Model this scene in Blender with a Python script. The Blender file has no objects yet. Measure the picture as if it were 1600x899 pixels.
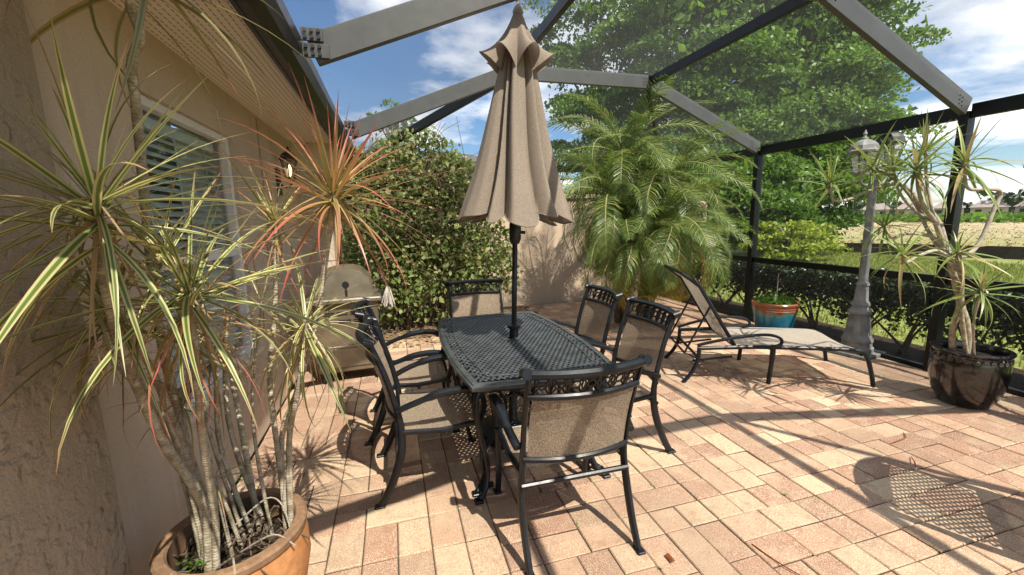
import bpy, math, random
import numpy as np
from mathutils import Vector, Matrix
R = math.radians
random.seed(7)
rng = np.random.default_rng(7)
S = bpy.context.scene
COL = S.collection

# ------------------------------------------------------------------ camera
FPX = 660.0
CAM_H = 1.6
PITCH, ROLL, YAW = R(9.3525), 0.022, R(15.6714)
def camera():
    F = Vector((0, math.cos(PITCH), -math.sin(PITCH)))
    H = Vector((1, 0, 0))
    U = Vector((0, math.sin(PITCH), math.cos(PITCH)))
    X = math.cos(ROLL) * H - math.sin(ROLL) * U
    Y = math.sin(ROLL) * H + math.cos(ROLL) * U
    rz = Matrix.Rotation(-YAW, 3, 'Z')
    X, Y, F = rz @ X, rz @ Y, rz @ F
    cd = bpy.data.cameras.new('camera')
    cd.sensor_width = 36.0
    cd.lens = FPX / 1600.0 * 36.0
    cd.clip_start, cd.clip_end = 0.05, 3000
    co = bpy.data.objects.new('camera', cd)
    COL.objects.link(co)
    m = Matrix.Identity(4)
    for i in range(3):
        m[i][0], m[i][1], m[i][2] = X[i], Y[i], -F[i]
    m[2][3] = CAM_H
    co.matrix_world = m
    S.camera = co
    return X, Y, F
CX, CY, CF = camera()
def ray(u, v):
    return CX * ((u - 800) / FPX) + CF + CY * ((449.5 - v) / FPX)
def at_y(u, v, y):
    d = ray(u, v); t = y / d.y
    return Vector((d.x * t, y, CAM_H + d.z * t))

# ------------------------------------------------------------------ sky, sun, exposure
SUNV = Vector((0.26, -0.65, 1.0)).normalized()
SUN_EL = math.asin(SUNV.z)
SUN_AZ = math.atan2(SUNV.x, SUNV.y)
W = bpy.data.worlds.new('World'); S.world = W; W.use_nodes = True
def world():
    nt = W.node_tree; N = nt.nodes; L = nt.links; N.clear()
    out = N.new('ShaderNodeOutputWorld'); bg = N.new('ShaderNodeBackground')
    bg.inputs['Strength'].default_value = 0.066
    sky = N.new('ShaderNodeTexSky'); sky.sky_type = 'NISHITA'; sky.sun_disc = False
    sky.sun_elevation = SUN_EL; sky.sun_rotation = SUN_AZ
    sky.air_density = 1.0; sky.dust_density = 0.2; sky.ozone_density = 4.0
    tc = N.new('ShaderNodeTexCoord')
    sep = N.new('ShaderNodeSeparateXYZ'); L.new(tc.outputs['Generated'], sep.inputs[0])
    mx = N.new('ShaderNodeMath'); mx.operation = 'MAXIMUM'; mx.inputs[1].default_value = 0.0
    L.new(sep.outputs['Z'], mx.inputs[0])
    ad = N.new('ShaderNodeMath'); ad.operation = 'ADD'; ad.inputs[1].default_value = 0.16
    L.new(mx.outputs[0], ad.inputs[0])
    cmb = N.new('ShaderNodeCombineXYZ')
    for ax in 'XY':
        dv = N.new('ShaderNodeMath'); dv.operation = 'DIVIDE'
        L.new(sep.outputs[ax], dv.inputs[0]); L.new(ad.outputs[0], dv.inputs[1])
        L.new(dv.outputs[0], cmb.inputs[ax])
    cmb.inputs['Z'].default_value = 3.1
    nz = N.new('ShaderNodeTexNoise'); nz.inputs['Scale'].default_value = 1.15
    nz.inputs['Detail'].default_value = 9; nz.inputs['Roughness'].default_value = 0.56
    nz.inputs['Distortion'].default_value = 0.25
    L.new(cmb.outputs[0], nz.inputs['Vector'])
    rp = N.new('ShaderNodeValToRGB')
    rp.color_ramp.elements[0].position = 0.43; rp.color_ramp.elements[0].color = (0.03, 0.03, 0.03, 1)
    rp.color_ramp.elements[1].position = 0.60; rp.color_ramp.elements[1].color = (1, 1, 1, 1)
    L.new(nz.outputs['Fac'], rp.inputs[0])
    nz2 = N.new('ShaderNodeTexNoise'); nz2.inputs['Scale'].default_value = 3.0; nz2.inputs['Detail'].default_value = 5
    L.new(cmb.outputs[0], nz2.inputs['Vector'])
    cr = N.new('ShaderNodeValToRGB')
    cr.color_ramp.elements[0].color = (8.0, 8.4, 9.0, 1); cr.color_ramp.elements[0].position = 0.3
    cr.color_ramp.elements[1].color = (14.0, 14.1, 14.3, 1); cr.color_ramp.elements[1].position = 0.62
    L.new(nz2.outputs['Fac'], cr.inputs[0])
    mix = N.new('ShaderNodeMix'); mix.data_type = 'RGBA'
    L.new(rp.outputs[0], mix.inputs['Factor'])
    hs = N.new('ShaderNodeHueSaturation'); hs.inputs['Saturation'].default_value = 1.2; hs.inputs['Value'].default_value = 1.2
    L.new(sky.outputs[0], hs.inputs['Color']); L.new(hs.outputs[0], mix.inputs['A']); L.new(cr.outputs[0], mix.inputs['B'])
    L.new(mix.outputs['Result'], bg.inputs['Color']); L.new(bg.outputs[0], out.inputs['Surface'])
world()
sl = bpy.data.lights.new('sun', 'SUN'); sl.energy = 5.0; sl.angle = R(0.5); sl.color = (1.0, 0.925, 0.80)
so = bpy.data.objects.new('sun', sl); COL.objects.link(so)
so.rotation_euler = SUNV.to_track_quat('Z', 'Y').to_euler()
so.location = SUNV * 30
S.view_settings.view_transform = 'Standard'
S.view_settings.look = 'None'
S.view_settings.exposure = 0.95
S.view_settings.gamma = 1.0
S.render.engine = 'CYCLES'
S.cycles.max_bounces = 8
S.cycles.transparent_max_bounces = 24
S.cycles.caustics_reflective = False
S.cycles.caustics_refractive = False

# ------------------------------------------------------------------ mesh helpers
class MB:
    def __init__(s): s.v = []; s.f = []; s.uv = None
    def add(s, vs, fs):
        o = len(s.v); s.v += [tuple(p) for p in vs]; s.f += [tuple(i + o for i in q) for q in fs]
        return s
    def box(s, c, d, rz=0.0, m=None):
        x, y, z = d[0] / 2, d[1] / 2, d[2] / 2
        vs = [Vector((a * x, b * y, e * z)) for e in (-1, 1) for b in (-1, 1) for a in (-1, 1)]
        if m is not None: vs = [m @ p for p in vs]
        elif rz:
            mm = Matrix.Rotation(rz, 3, 'Z'); vs = [mm @ p for p in vs]
        c = Vector(c); vs = [p + c for p in vs]
        return s.add(vs, [(0, 2, 3, 1), (4, 5, 7, 6), (0, 1, 5, 4), (2, 6, 7, 3), (0, 4, 6, 2), (1, 3, 7, 5)])
    def cbox(s, c, d, ch=0.004, rz=0.0, m=None):
        # chamfered box (top and bottom edges and uprights)
        x, y, z = d[0] / 2, d[1] / 2, d[2] / 2
        ch = min(ch, x * .45, y * .45, z * .45)
        def ring(xx, yy, zz):
            return [Vector(p) for p in ((-xx + ch, -yy, zz), (xx - ch, -yy, zz), (xx, -yy + ch, zz), (xx, yy - ch, zz),
                    (xx - ch, yy, zz), (-xx + ch, yy, zz), (-xx, yy - ch, zz), (-xx, -yy + ch, zz))]
        rings = [ring(x - ch, y - ch, -z), ring(x, y, -z + ch), ring(x, y, z - ch), ring(x - ch, y - ch, z)]
        vs = [p for r_ in rings for p in r_]
        fs = [tuple(range(7, -1, -1)), tuple(range(24, 32))]
        for k in range(3):
            for i in range(8):
                j = (i + 1) % 8
                fs.append((k * 8 + i, k * 8 + j, k * 8 + 8 + j, k * 8 + 8 + i))
        if m is not None: vs = [m @ p for p in vs]
        elif rz:
            mm = Matrix.Rotation(rz, 3, 'Z'); vs = [mm @ p for p in vs]
        c = Vector(c)
        return s.add([p + c for p in vs], fs)
    def bar(s, a, b, w, h, up=(0, 0, 1), ch=0.0):
        # rectangular bar from a to b, w across, h along up
        a, b = Vector(a), Vector(b); d = b - a; L = d.length; d.normalize()
        u = Vector(up); u = (u - d * u.dot(d)).normalized(); r_ = d.cross(u)
        m = Matrix((r_, d, u)).transposed()
        if ch: return s.cbox((a + b) / 2, (w, L, h), ch, m=m)
        return s.box((a + b) / 2, (w, L, h), m=m)
    def tube(s, pts, rad, n=8, flat=None, cap=True, closed=False):
        pts = [Vector(p) for p in pts]; k = len(pts)
        if not hasattr(rad, '__len__'): rad = [rad] * k
        prev = None; vs = []; fs = []
        for i, p in enumerate(pts):
            if closed: t = pts[(i + 1) % k] - pts[i - 1]
            else: t = pts[min(i + 1, k - 1)] - pts[max(i - 1, 0)]
            t.normalize()
            if prev is None:
                a = Vector((0, 0, 1)) if abs(t.z) < .9 else Vector((1, 0, 0))
                u = t.cross(a).normalized()
            else:
                u = (prev - t * prev.dot(t)).normalized()
            prev = u; w = t.cross(u)
            for j in range(n):
                an = 2 * math.pi * (j + .5) / n
                ca, sa = math.cos(an), math.sin(an)
                if flat: ca *= flat
                vs.append(p + (u * ca + w * sa) * rad[i])
        for i in range(k if closed else k - 1):
            i2 = (i + 1) % k
            for j in range(n):
                j2 = (j + 1) % n
                fs.append((i * n + j, i * n + j2, i2 * n + j2, i2 * n + j))
        if cap and not closed:
            fs.append(tuple(range(n - 1, -1, -1))); fs.append(tuple((k - 1) * n + j for j in range(n)))
        return s.add(vs, fs)
    def lathe(s, prof, n=32, c=(0, 0, 0), cap0=False, cap1=False, sq=None):
        vs = []; fs = []; k = len(prof)
        for r_, z in prof:
            for j in range(n):
                a = 2 * math.pi * (j + .5) / n
                vs.append((c[0] + r_ * math.cos(a), c[1] + r_ * math.sin(a), c[2] + z))
        for i in range(k - 1):
            for j in range(n):
                j2 = (j + 1) % n
                fs.append((i * n + j, i * n + j2, (i + 1) * n + j2, (i + 1) * n + j))
        if cap0: fs.append(tuple(range(n - 1, -1, -1)))
        if cap1: fs.append(tuple((k - 1) * n + j for j in range(n)))
        return s.add(vs, fs)
    def prism(s, poly, a, b):
        # polygon given in 3D points lists a-side and offset vector b
        k = len(poly); vs = [Vector(p) for p in poly] + [Vector(p) + Vector(b) for p in poly]
        fs = [tuple(range(k - 1, -1, -1)), tuple(range(k, 2 * k))]
        for i in range(k):
            j = (i + 1) % k; fs.append((i, j, k + j, k + i))
        return s.add(vs, fs)
    def grid(s, fn, nu, nv):
        vs = [fn(i / nu, j / nv) for j in range(nv + 1) for i in range(nu + 1)]
        fs = [(j * (nu + 1) + i, j * (nu + 1) + i + 1, (j + 1) * (nu + 1) + i + 1, (j + 1) * (nu + 1) + i)
              for j in range(nv) for i in range(nu)]
        return s.add(vs, fs)
    def mesh(s, name, mat, smooth=False):
        me = bpy.data.meshes.new(name)
        me.from_pydata([tuple(p) for p in s.v], [], s.f); me.update()
        if mat: me.materials.append(mat)
        if smooth:
            me.polygons.foreach_set('use_smooth', [True] * len(me.polygons))
            if smooth != 'all':
                try: me.set_sharp_from_angle(angle=R(40))
                except Exception: pass
        return me
    def build(s, name, mat, parent=None, smooth=False):
        return mobj(name, s.mesh(name, mat, smooth), parent)
def mobj(name, me, parent=None):
    o = bpy.data.objects.new(name, me); COL.objects.link(o)
    if parent is not None: o.parent = parent
    return o
def tag(o, label=None, cat=None, group=None, kind=None):
    if label: o['label'] = label
    if cat: o['category'] = cat
    if group: o['group'] = group
    if kind: o['kind'] = kind
    return o
def empty(name, loc=(0, 0, 0), rz=0.0):
    o = bpy.data.objects.new(name, None); COL.objects.link(o)
    o.empty_display_size = 0.1
    o.location = loc; o.rotation_euler = (0, 0, rz)
    return o
def copy_tree(o, parent=None):
    c = o.copy(); COL.objects.link(c); c.parent = parent
    for ch in list(o.children): copy_tree(ch, c)
    return c
def spline(pts, n=6):
    # Catmull-Rom through pts
    P = [Vector(p) for p in pts]; out = []
    for i in range(len(P) - 1):
        p0 = P[max(i - 1, 0)]; p1 = P[i]; p2 = P[i + 1]; p3 = P[min(i + 2, len(P) - 1)]
        for k in range(n):
            t = k / n
            out.append(0.5 * ((2 * p1) + (p2 - p0) * t + (2 * p0 - 5 * p1 + 4 * p2 - p3) * t * t + (3 * p1 - p0 - 3 * p2 + p3) * t ** 3))
    out.append(P[-1]); return out
def lerpr(a, b, n): return [a + (b - a) * i / (n - 1) for i in range(n)]

# ------------------------------------------------------------------ material helpers
class NT:
    def __init__(s, name):
        s.m = bpy.data.materials.new(name); s.m.use_nodes = True
        s.t = s.m.node_tree; s.t.nodes.clear()
        s.out = s.n('ShaderNodeOutputMaterial')
    def n(s, typ, **kw):
        nd = s.t.nodes.new(typ)
        for k, v in kw.items():
            if k.startswith('i_'):
                nd.inputs[k[2:].replace('_', ' ')].default_value = v
            else: setattr(nd, k, v)
        return nd
    def l(s, a, b): s.t.links.new(a, b)
    def bsdf(s, color=None, rough=0.6, metal=0.0, spec=0.5, **kw):
        b = s.n('ShaderNodeBsdfPrincipled')
        if color is not None:
            if hasattr(color, 'links'): s.l(color, b.inputs['Base Color'])
            else: b.inputs['Base Color'].default_value = (*color, 1)
        b.inputs['Roughness'].default_value = rough; b.inputs['Metallic'].default_value = metal
        b.inputs['Specular IOR Level'].default_value = spec
        for k, v in kw.items(): b.inputs[k.replace('_', ' ')].default_value = v
        return b
    def surf(s, sock): s.l(sock, s.out.inputs['Surface']); return s.m
    def noise(s, scale, detail=4, rough=0.55, vec=None, dist=0.0):
        nd = s.n('ShaderNodeTexNoise'); nd.inputs['Scale'].default_value = scale
        nd.inputs['Detail'].default_value = detail; nd.inputs['Roughness'].default_value = rough
        nd.inputs['Distortion'].default_value = dist
        if vec is not None: s.l(vec, nd.inputs['Vector'])
        return nd.outputs['Fac']
    def ramp(s, fac, stops, interp='LINEAR'):
        r_ = s.n('ShaderNodeValToRGB'); cr = r_.color_ramp; cr.interpolation = interp
        while len(cr.elements) < len(stops): cr.elements.new(0.5)
        for e, (p, c) in zip(cr.elements, stops):
            e.position = p; e.color = (*c, 1) if len(c) == 3 else c
        s.l(fac, r_.inputs[0]); return r_.outputs['Color']
    def mix(s, fac, a, b, mode='MIX'):
        m = s.n('ShaderNodeMix', data_type='RGBA', blend_type=mode)
        for sock, val in ((m.inputs['Factor'], fac), (m.inputs['A'], a), (m.inputs['B'], b)):
            if hasattr(val, 'links'): s.l(val, sock)
            elif isinstance(val, (int, float)): sock.default_value = val
            else: sock.default_value = (*val, 1)
        return m.outputs['Result']
    def math(s, op, a, b=None):
        m = s.n('ShaderNodeMath', operation=op)
        for sock, val in zip(m.inputs, (a, b)):
            if val is None: continue
            if hasattr(val, 'links'): s.l(val, sock)
            else: sock.default_value = val
        return m.outputs[0]
    def bump(s, h, strength=0.3, dist=0.01, b=None):
        nd = s.n('ShaderNodeBump'); nd.inputs['Strength'].default_value = strength; nd.inputs['Distance'].default_value = dist
        s.l(h, nd.inputs['Height'])
        if b is not None: s.l(nd.outputs[0], b.inputs['Normal'])
        return nd.outputs[0]
    def obj(s): return s.n('ShaderNodeTexCoord').outputs['Object']
    def pos(s): return s.n('ShaderNodeNewGeometry').outputs['Position']
M = {}

def mat_stucco(name, base, dark, scale, strength, knock=False):
    t = NT(name); p = t.pos()
    big = t.noise(1.1, 6, 0.65, p); fine = t.noise(scale, 6, 0.62, p)
    c = t.mix(t.ramp(big, [(0.32, (0, 0, 0)), (0.68, (1, 1, 1))]), dark, base)
    mp = t.n('ShaderNodeMapping'); mp.inputs['Scale'].default_value = (3.0, 3.0, 0.35); t.l(p, mp.inputs[0])
    streak = t.noise(2.2, 5, 0.6, mp.outputs[0])
    c = t.mix(t.ramp(streak, [(0.52, (0, 0, 0)), (0.72, (0.32, 0.32, 0.32))]), c, tuple(x * .62 for x in dark))
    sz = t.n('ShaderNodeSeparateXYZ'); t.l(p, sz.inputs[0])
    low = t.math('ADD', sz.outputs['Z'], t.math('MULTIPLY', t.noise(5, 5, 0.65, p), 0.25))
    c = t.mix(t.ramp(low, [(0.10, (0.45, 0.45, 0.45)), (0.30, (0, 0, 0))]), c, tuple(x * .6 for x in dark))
    sp = t.noise(scale * 1.4, 3, 0.5, p)
    c = t.mix(t.ramp(sp, [(0.30, (0.8, 0.8, 0.8)), (0.42, (0, 0, 0))]), c, tuple(x * .62 for x in base))  # pits darkened in the colour, as crevice shade and dirt
    b = t.bsdf(c, 0.92, spec=0.15)
    if knock:
        vo = t.n('ShaderNodeTexVoronoi', feature='SMOOTH_F1'); vo.inputs['Scale'].default_value = 26
        wp = t.n('ShaderNodeVectorMath', operation='ADD'); t.l(p, wp.inputs[0])
        nn = t.n('ShaderNodeTexNoise'); nn.inputs['Scale'].default_value = 9; nn.inputs['Detail'].default_value = 4; t.l(p, nn.inputs['Vector'])
        sc = t.n('ShaderNodeVectorMath', operation='SCALE'); sc.inputs['Scale'].default_value = 0.12; t.l(nn.outputs['Color'], sc.inputs[0])
        t.l(sc.outputs[0], wp.inputs[1]); t.l(wp.outputs[0], vo.inputs['Vector'])
        kr = t.ramp(vo.outputs['Distance'], [(0.25, (1, 1, 1)), (0.55, (0, 0, 0))])
        hgt = t.math('ADD', t.math('MULTIPLY', fine, 0.8), t.math('MULTIPLY', kr, t.ramp(t.noise(7, 3, 0.5, p), [(0.35, (0.1, 0.1, 0.1)), (0.65, (1, 1, 1))])))
    else: hgt = t.math('ADD', fine, t.math('MULTIPLY', t.noise(scale * .3, 3, 0.6, p), 0.5))
    t.bump(hgt, strength, 0.014 if knock else 0.008, b)
    return t.surf(b.outputs[0])
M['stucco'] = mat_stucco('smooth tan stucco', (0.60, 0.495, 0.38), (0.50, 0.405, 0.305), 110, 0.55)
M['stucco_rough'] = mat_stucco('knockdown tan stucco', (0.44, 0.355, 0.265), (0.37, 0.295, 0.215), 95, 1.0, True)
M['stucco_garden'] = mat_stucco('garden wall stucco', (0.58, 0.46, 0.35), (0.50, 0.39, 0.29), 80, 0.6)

def mat_paver(name, island):
    t = NT(name); p = t.pos()
    if island: rnd = t.n('ShaderNodeNewGeometry').outputs['Random Per Island']
    else: rnd = t.n('ShaderNodeObjectInfo').outputs['Random']
    c = t.ramp(rnd, [(0.0, (0.49, 0.375, 0.245)), (0.12, (0.41, 0.275, 0.178)), (0.28, (0.34, 0.195, 0.124)), (0.46, (0.245, 0.124, 0.08)),
                     (0.60, (0.35, 0.22, 0.145)), (0.75, (0.20, 0.102, 0.068)), (0.87, (0.46, 0.345, 0.222)), (1.0, (0.27, 0.158, 0.106))])
    blend = t.noise(5.5, 3, 0.5, p)
    c = t.mix(t.ramp(blend, [(0.50, (0, 0, 0)), (0.70, (0.5, 0.5, 0.5))]), c, (0.50, 0.38, 0.255))
    sp = t.noise(210, 2, 0.6, p)
    c = t.mix(t.ramp(sp, [(0.52, (0, 0, 0)), (0.62, (0.65, 0.65, 0.65))]), c, (0.68, 0.58, 0.45))
    sp2 = t.noise(150, 2, 0.6, p)
    c = t.mix(t.ramp(sp2, [(0.33, (0.75, 0.75, 0.75)), (0.43, (0, 0, 0))]), c, (0.20, 0.115, 0.075))
    st = t.noise(0.9, 4, 0.6, p)
    c = t.mix(t.ramp(st, [(0.32, (0.5, 0.5, 0.5)), (0.52, (0, 0, 0))]), c, (0.24, 0.165, 0.115))
    st2 = t.noise(14, 5, 0.7, p)
    c = t.mix(t.ramp(st2, [(0.33, (0.45, 0.45, 0.45)), (0.47, (0, 0, 0))]), c, (0.24, 0.15, 0.10))
    b = t.bsdf(c, 0.85, spec=0.2)
    t.bump(t.noise(170, 4, 0.65, p), 0.5, 0.004, b)
    return t.surf(b.outputs[0])
M['paver'] = mat_paver('blended paver', False)
M['paver_far'] = mat_paver('blended paver far', True)

def mat_noise(name, c1, c2, scale, rough=0.9, bump=0.4, bd=0.02, detail=6):
    t = NT(name); p = t.pos()
    n1 = t.noise(scale, detail, 0.62, p); n2 = t.noise(scale * 6.3, 4, 0.6, p)
    c = t.mix(t.ramp(n1, [(0.32, (0, 0, 0)), (0.68, (1, 1, 1))]), c1, c2)
    c = t.mix(t.math('MULTIPLY', t.ramp(n2, [(0.35, (0, 0, 0)), (0.65, (1, 1, 1))]), 0.45), c, tuple(x * .5 for x in c1))
    b = t.bsdf(c, rough, spec=0.15)
    t.bump(n2, bump, bd, b)
    return t.surf(b.outputs[0])
M['sand'] = mat_noise('joint sand', (0.06, 0.044, 0.031), (0.10, 0.076, 0.054), 20)
M['mulch'] = mat_noise('dark mulch', (0.035, 0.024, 0.018), (0.075, 0.05, 0.036), 30, bump=1.0)
M['lawn'] = mat_noise('lawn grass', (0.17, 0.20, 0.055), (0.27, 0.29, 0.095), 1.2, bump=0.8, bd=0.03)
M['soil'] = mat_noise('potting soil', (0.035, 0.025, 0.018), (0.09, 0.066, 0.046), 40, bump=1.0)
M['bed'] = mat_noise('leaf strewn bed soil', (0.16, 0.11, 0.07), (0.30, 0.22, 0.13), 18, bump=1.0)

def mat_field():
    t = NT('dry field'); p = t.pos()
    sx = t.n('ShaderNodeSeparateXYZ'); t.l(p, sx.inputs[0])
    w = t.noise(0.035, 4, 0.6, p)
    d = t.math('ADD', sx.outputs['X'], t.math('MULTIPLY', w, 22.0))
    dn = t.math('DIVIDE', d, 150.0)
    green, tan = (0.15, 0.17, 0.055), (0.42, 0.33, 0.23)
    c = t.ramp(dn, [(0.10, (0.20, 0.215, 0.075)), (0.25, (0.26, 0.25, 0.115)), (0.36, (0.36, 0.30, 0.20)), (0.48, tan), (0.60, (0.40, 0.33, 0.24)), (0.64, green), (0.80, green), (0.84, (0.42, 0.36, 0.27)), (1.0, (0.36, 0.31, 0.22))])
    g = t.noise(0.6, 6, 0.65, p)
    c = t.mix(t.ramp(g, [(0.38, (0.7, 0.7, 0.7)), (0.6, (0, 0, 0))]), c, (0.17, 0.175, 0.07))
    b = t.bsdf(c, 0.95, spec=0.1); t.bump(t.noise(3, 5, 0.6, p), 0.7, 0.1, b)
    return t.surf(b.outputs[0])
M['field'] = mat_field()

def mat_paint(name, col, rough=0.35, metal=0.0, var=0.25, spec=0.5, coat=0.0, scale=12, bump=0.05):
    t = NT(name); p = t.obj()
    n1 = t.noise(scale, 5, 0.6, p)
    c = t.mix(t.ramp(n1, [(0.35, (0, 0, 0)), (0.7, (1, 1, 1))]), tuple(x * (1 - var) for x in col), tuple(min(1, x * (1 + var)) for x in col))
    b = t.bsdf(c, rough, metal, spec, Coat_Weight=coat, Coat_Roughness=0.2)
    rr = t.n('ShaderNodeMapRange'); t.l(t.noise(scale * 3, 4, 0.6, p), rr.inputs['Value'])
    rr.inputs['To Min'].default_value = max(0.02, rough - 0.1); rr.inputs['To Max'].default_value = min(1, rough + 0.14)
    t.l(rr.outputs[0], b.inputs['Roughness'])
    t.bump(t.noise(scale * 14, 3, 0.6, p), bump, 0.003, b)
    return t.surf(b.outputs[0])
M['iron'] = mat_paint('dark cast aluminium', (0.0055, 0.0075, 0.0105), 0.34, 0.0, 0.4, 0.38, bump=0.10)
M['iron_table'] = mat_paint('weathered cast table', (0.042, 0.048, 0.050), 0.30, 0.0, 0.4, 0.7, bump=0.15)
M['bronze'] = mat_paint('bronze cage paint', (0.066, 0.069, 0.066), 0.40, 0.0, 0.12, 0.5, scale=6, bump=0.03)  # cage paint in the tone of its sunlit beam faces
M['bronze_shaded'] = mat_paint('shaded bronze cage paint', (0.004, 0.0058, 0.0053), 0.38, 0.0, 0.2, 0.28, scale=6, bump=0.03)  # same cage paint, coloured darker for members seen in shade
M['gutter'] = mat_paint('brown gutter', (0.012, 0.007, 0.0045), 0.30, 0.0, 0.2, 0.5, scale=5, bump=0.02)
M['bracket'] = mat_paint('galvanised bracket', (0.075, 0.077, 0.074), 0.4, 0.3, 0.25)
M['white'] = mat_paint('white vinyl', (0.74, 0.73, 0.70), 0.45, 0.0, 0.04, 0.4)
M['cream'] = mat_paint('cream trim', (0.62, 0.55, 0.42), 0.6, 0.0, 0.05, 0.3)
M['steel'] = mat_paint('dull stainless steel', (0.36, 0.32, 0.25), 0.34, 0.8, 0.2, 0.5, scale=5)
M['grillbody'] = mat_paint('weathered grill cabinet', (0.24, 0.19, 0.13), 0.42, 0.6, 0.3, 0.5, scale=4)
M['black'] = mat_paint('black plastic', (0.012, 0.012, 0.012), 0.4)
M['terracotta'] = mat_noise('terracotta', (0.40, 0.175, 0.065), (0.52, 0.26, 0.11), 6, rough=0.75, bump=0.12, bd=0.004)
M['terra_rim'] = mat_noise('stained terracotta rim', (0.17, 0.105, 0.065), (0.30, 0.18, 0.10), 9, rough=0.75, bump=0.2, bd=0.004)
M['glaze'] = mat_paint('black glaze', (0.007, 0.006, 0.006), 0.07, 0.0, 0.3, 0.6, 0.5, scale=4, bump=0.0)
M['orn'] = mat_paint('pot relief', (0.10, 0.09, 0.085), 0.25, 0.2, 0.3)
M['lamp'] = mat_paint('chalky grey lamp paint', (0.20, 0.205, 0.20), 0.6, 0.0, 0.4, 0.3, scale=9, bump=0.12)
M['lampdark'] = mat_paint('dark lantern frame', (0.035, 0.035, 0.035), 0.5)
M['finial'] = mat_paint('grey wood finial', (0.22, 0.21, 0.20), 0.5)
M['roofgrey'] = mat_noise('grey roof shingle', (0.085, 0.085, 0.09), (0.13, 0.13, 0.135), 4)
M['housefar'] = mat_noise('far house wall', (0.42, 0.36, 0.30), (0.48, 0.42, 0.36), 0.5, bump=0.0)
M['rooffar'] = mat_noise('far roof', (0.24, 0.21, 0.19), (0.32, 0.27, 0.25), 0.4, bump=0.0)
M['glassdark'] = mat_paint('far window glass', (0.03, 0.04, 0.05), 0.1)
M['berm'] = mat_noise('dark board edging', (0.028, 0.024, 0.02), (0.05, 0.042, 0.034), 3)
M['rag'] = mat_noise('white mop cord', (0.48, 0.45, 0.38), (0.60, 0.57, 0.50), 40)

def mat_soffit():
    t = NT('vented vinyl soffit'); p = t.pos()
    sx = t.n('ShaderNodeSeparateXYZ'); t.l(p, sx.inputs[0])
    gx = t.math('PINGPONG', sx.outputs['X'], 0.0155)
    gy = t.math('PINGPONG', sx.outputs['Y'], 0.021)
    hx = t.math('LESS_THAN', gx, 0.0030); hy = t.math('GREATER_THAN', gy, 0.0065)
    hole = t.math('MULTIPLY', hx, hy)
    c = t.mix(hole, (0.80, 0.73, 0.59), (0.24, 0.19, 0.14))
    b = t.bsdf(c, 0.6, spec=0.3)
    gr = t.math('PINGPONG', sx.outputs['Y'], 0.10)
    t.bump(t.math('LESS_THAN', gr, 0.004), 0.6, -0.006, b)
    return t.surf(b.outputs[0])
M['soffit'] = mat_soffit()

def mat_screen():
    # insect screen: coverage grows at oblique angles, as woven threads do
    t = NT('charcoal insect screen')
    g = t.n('ShaderNodeNewGeometry')
    dt = t.n('ShaderNodeVectorMath', operation='DOT_PRODUCT')
    t.l(g.outputs['Incoming'], dt.inputs[0]); t.l(g.outputs['Normal'], dt.inputs[1])
    ca = t.math('MAXIMUM', t.math('ABSOLUTE', dt.outputs['Value']), 0.05)
    ex = t.math('POWER', 2.71828, t.math('DIVIDE', -0.115, ca))
    df = t.n('ShaderNodeBsdfDiffuse'); df.inputs['Color'].default_value = (0.07, 0.073, 0.073, 1)
    tl = t.n('ShaderNodeBsdfTranslucent'); tl.inputs['Color'].default_value = (0.11, 0.115, 0.113, 1)
    m1 = t.n('ShaderNodeMixShader'); t.l(df.outputs[0], m1.inputs[1]); t.l(tl.outputs[0], m1.inputs[2])
    tr = t.n('ShaderNodeBsdfTransparent')
    m2 = t.n('ShaderNodeMixShader'); t.l(ex, m2.inputs[0]); t.l(m1.outputs[0], m2.inputs[1]); t.l(tr.outputs[0], m2.inputs[2])
    return t.surf(m2.outputs[0])
M['screen'] = mat_screen()

def mat_sling(name, c1, c2, trans=0.16, scale=1.0):
    t = NT(name); p = t.obj()
    wv = []
    mp = t.n('ShaderNodeMapping'); mp.inputs['Scale'].default_value = (.55, 1, 1.25); t.l(p, mp.inputs[0])
    n = t.noise(330 * scale, 2, 0.7, mp.outputs[0]); n2 = t.noise(60 * scale, 3, 0.6, p)
    c = t.mix(t.ramp(n, [(0.42, (0, 0, 0)), (0.58, (1, 1, 1))]), c1, c2)
    c = t.mix(t.math('MULTIPLY', n2, 0.35), c, tuple(x * .7 for x in c1))
    b = t.bsdf(c, 0.8, spec=0.2); t.bump(n, 0.5, 0.002, b)
    tl = t.n('ShaderNodeBsdfTranslucent'); t.l(c, tl.inputs['Color'])
    m1 = t.n('ShaderNodeMixShader'); m1.inputs[0].default_value = 0.22
    t.l(b.outputs[0], m1.inputs[1]); t.l(tl.outputs[0], m1.inputs[2])
    tr = t.n('ShaderNodeBsdfTransparent')
    m2 = t.n('ShaderNodeMixShader'); m2.inputs[0].default_value = trans
    t.l(m1.outputs[0], m2.inputs[1]); t.l(tr.outputs[0], m2.inputs[2])
    return t.surf(m2.outputs[0])
M['sling'] = mat_sling('brown beige sling', (0.13, 0.092, 0.06), (0.47, 0.385, 0.29), 0.08)
M['sling_chaise'] = mat_sling('chaise sling', (0.30, 0.25, 0.19), (0.60, 0.56, 0.49), 0.12)
M['canopy'] = mat_sling('umbrella canvas', (0.19, 0.155, 0.12), (0.38, 0.315, 0.25), 0.0, 1.2)

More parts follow.
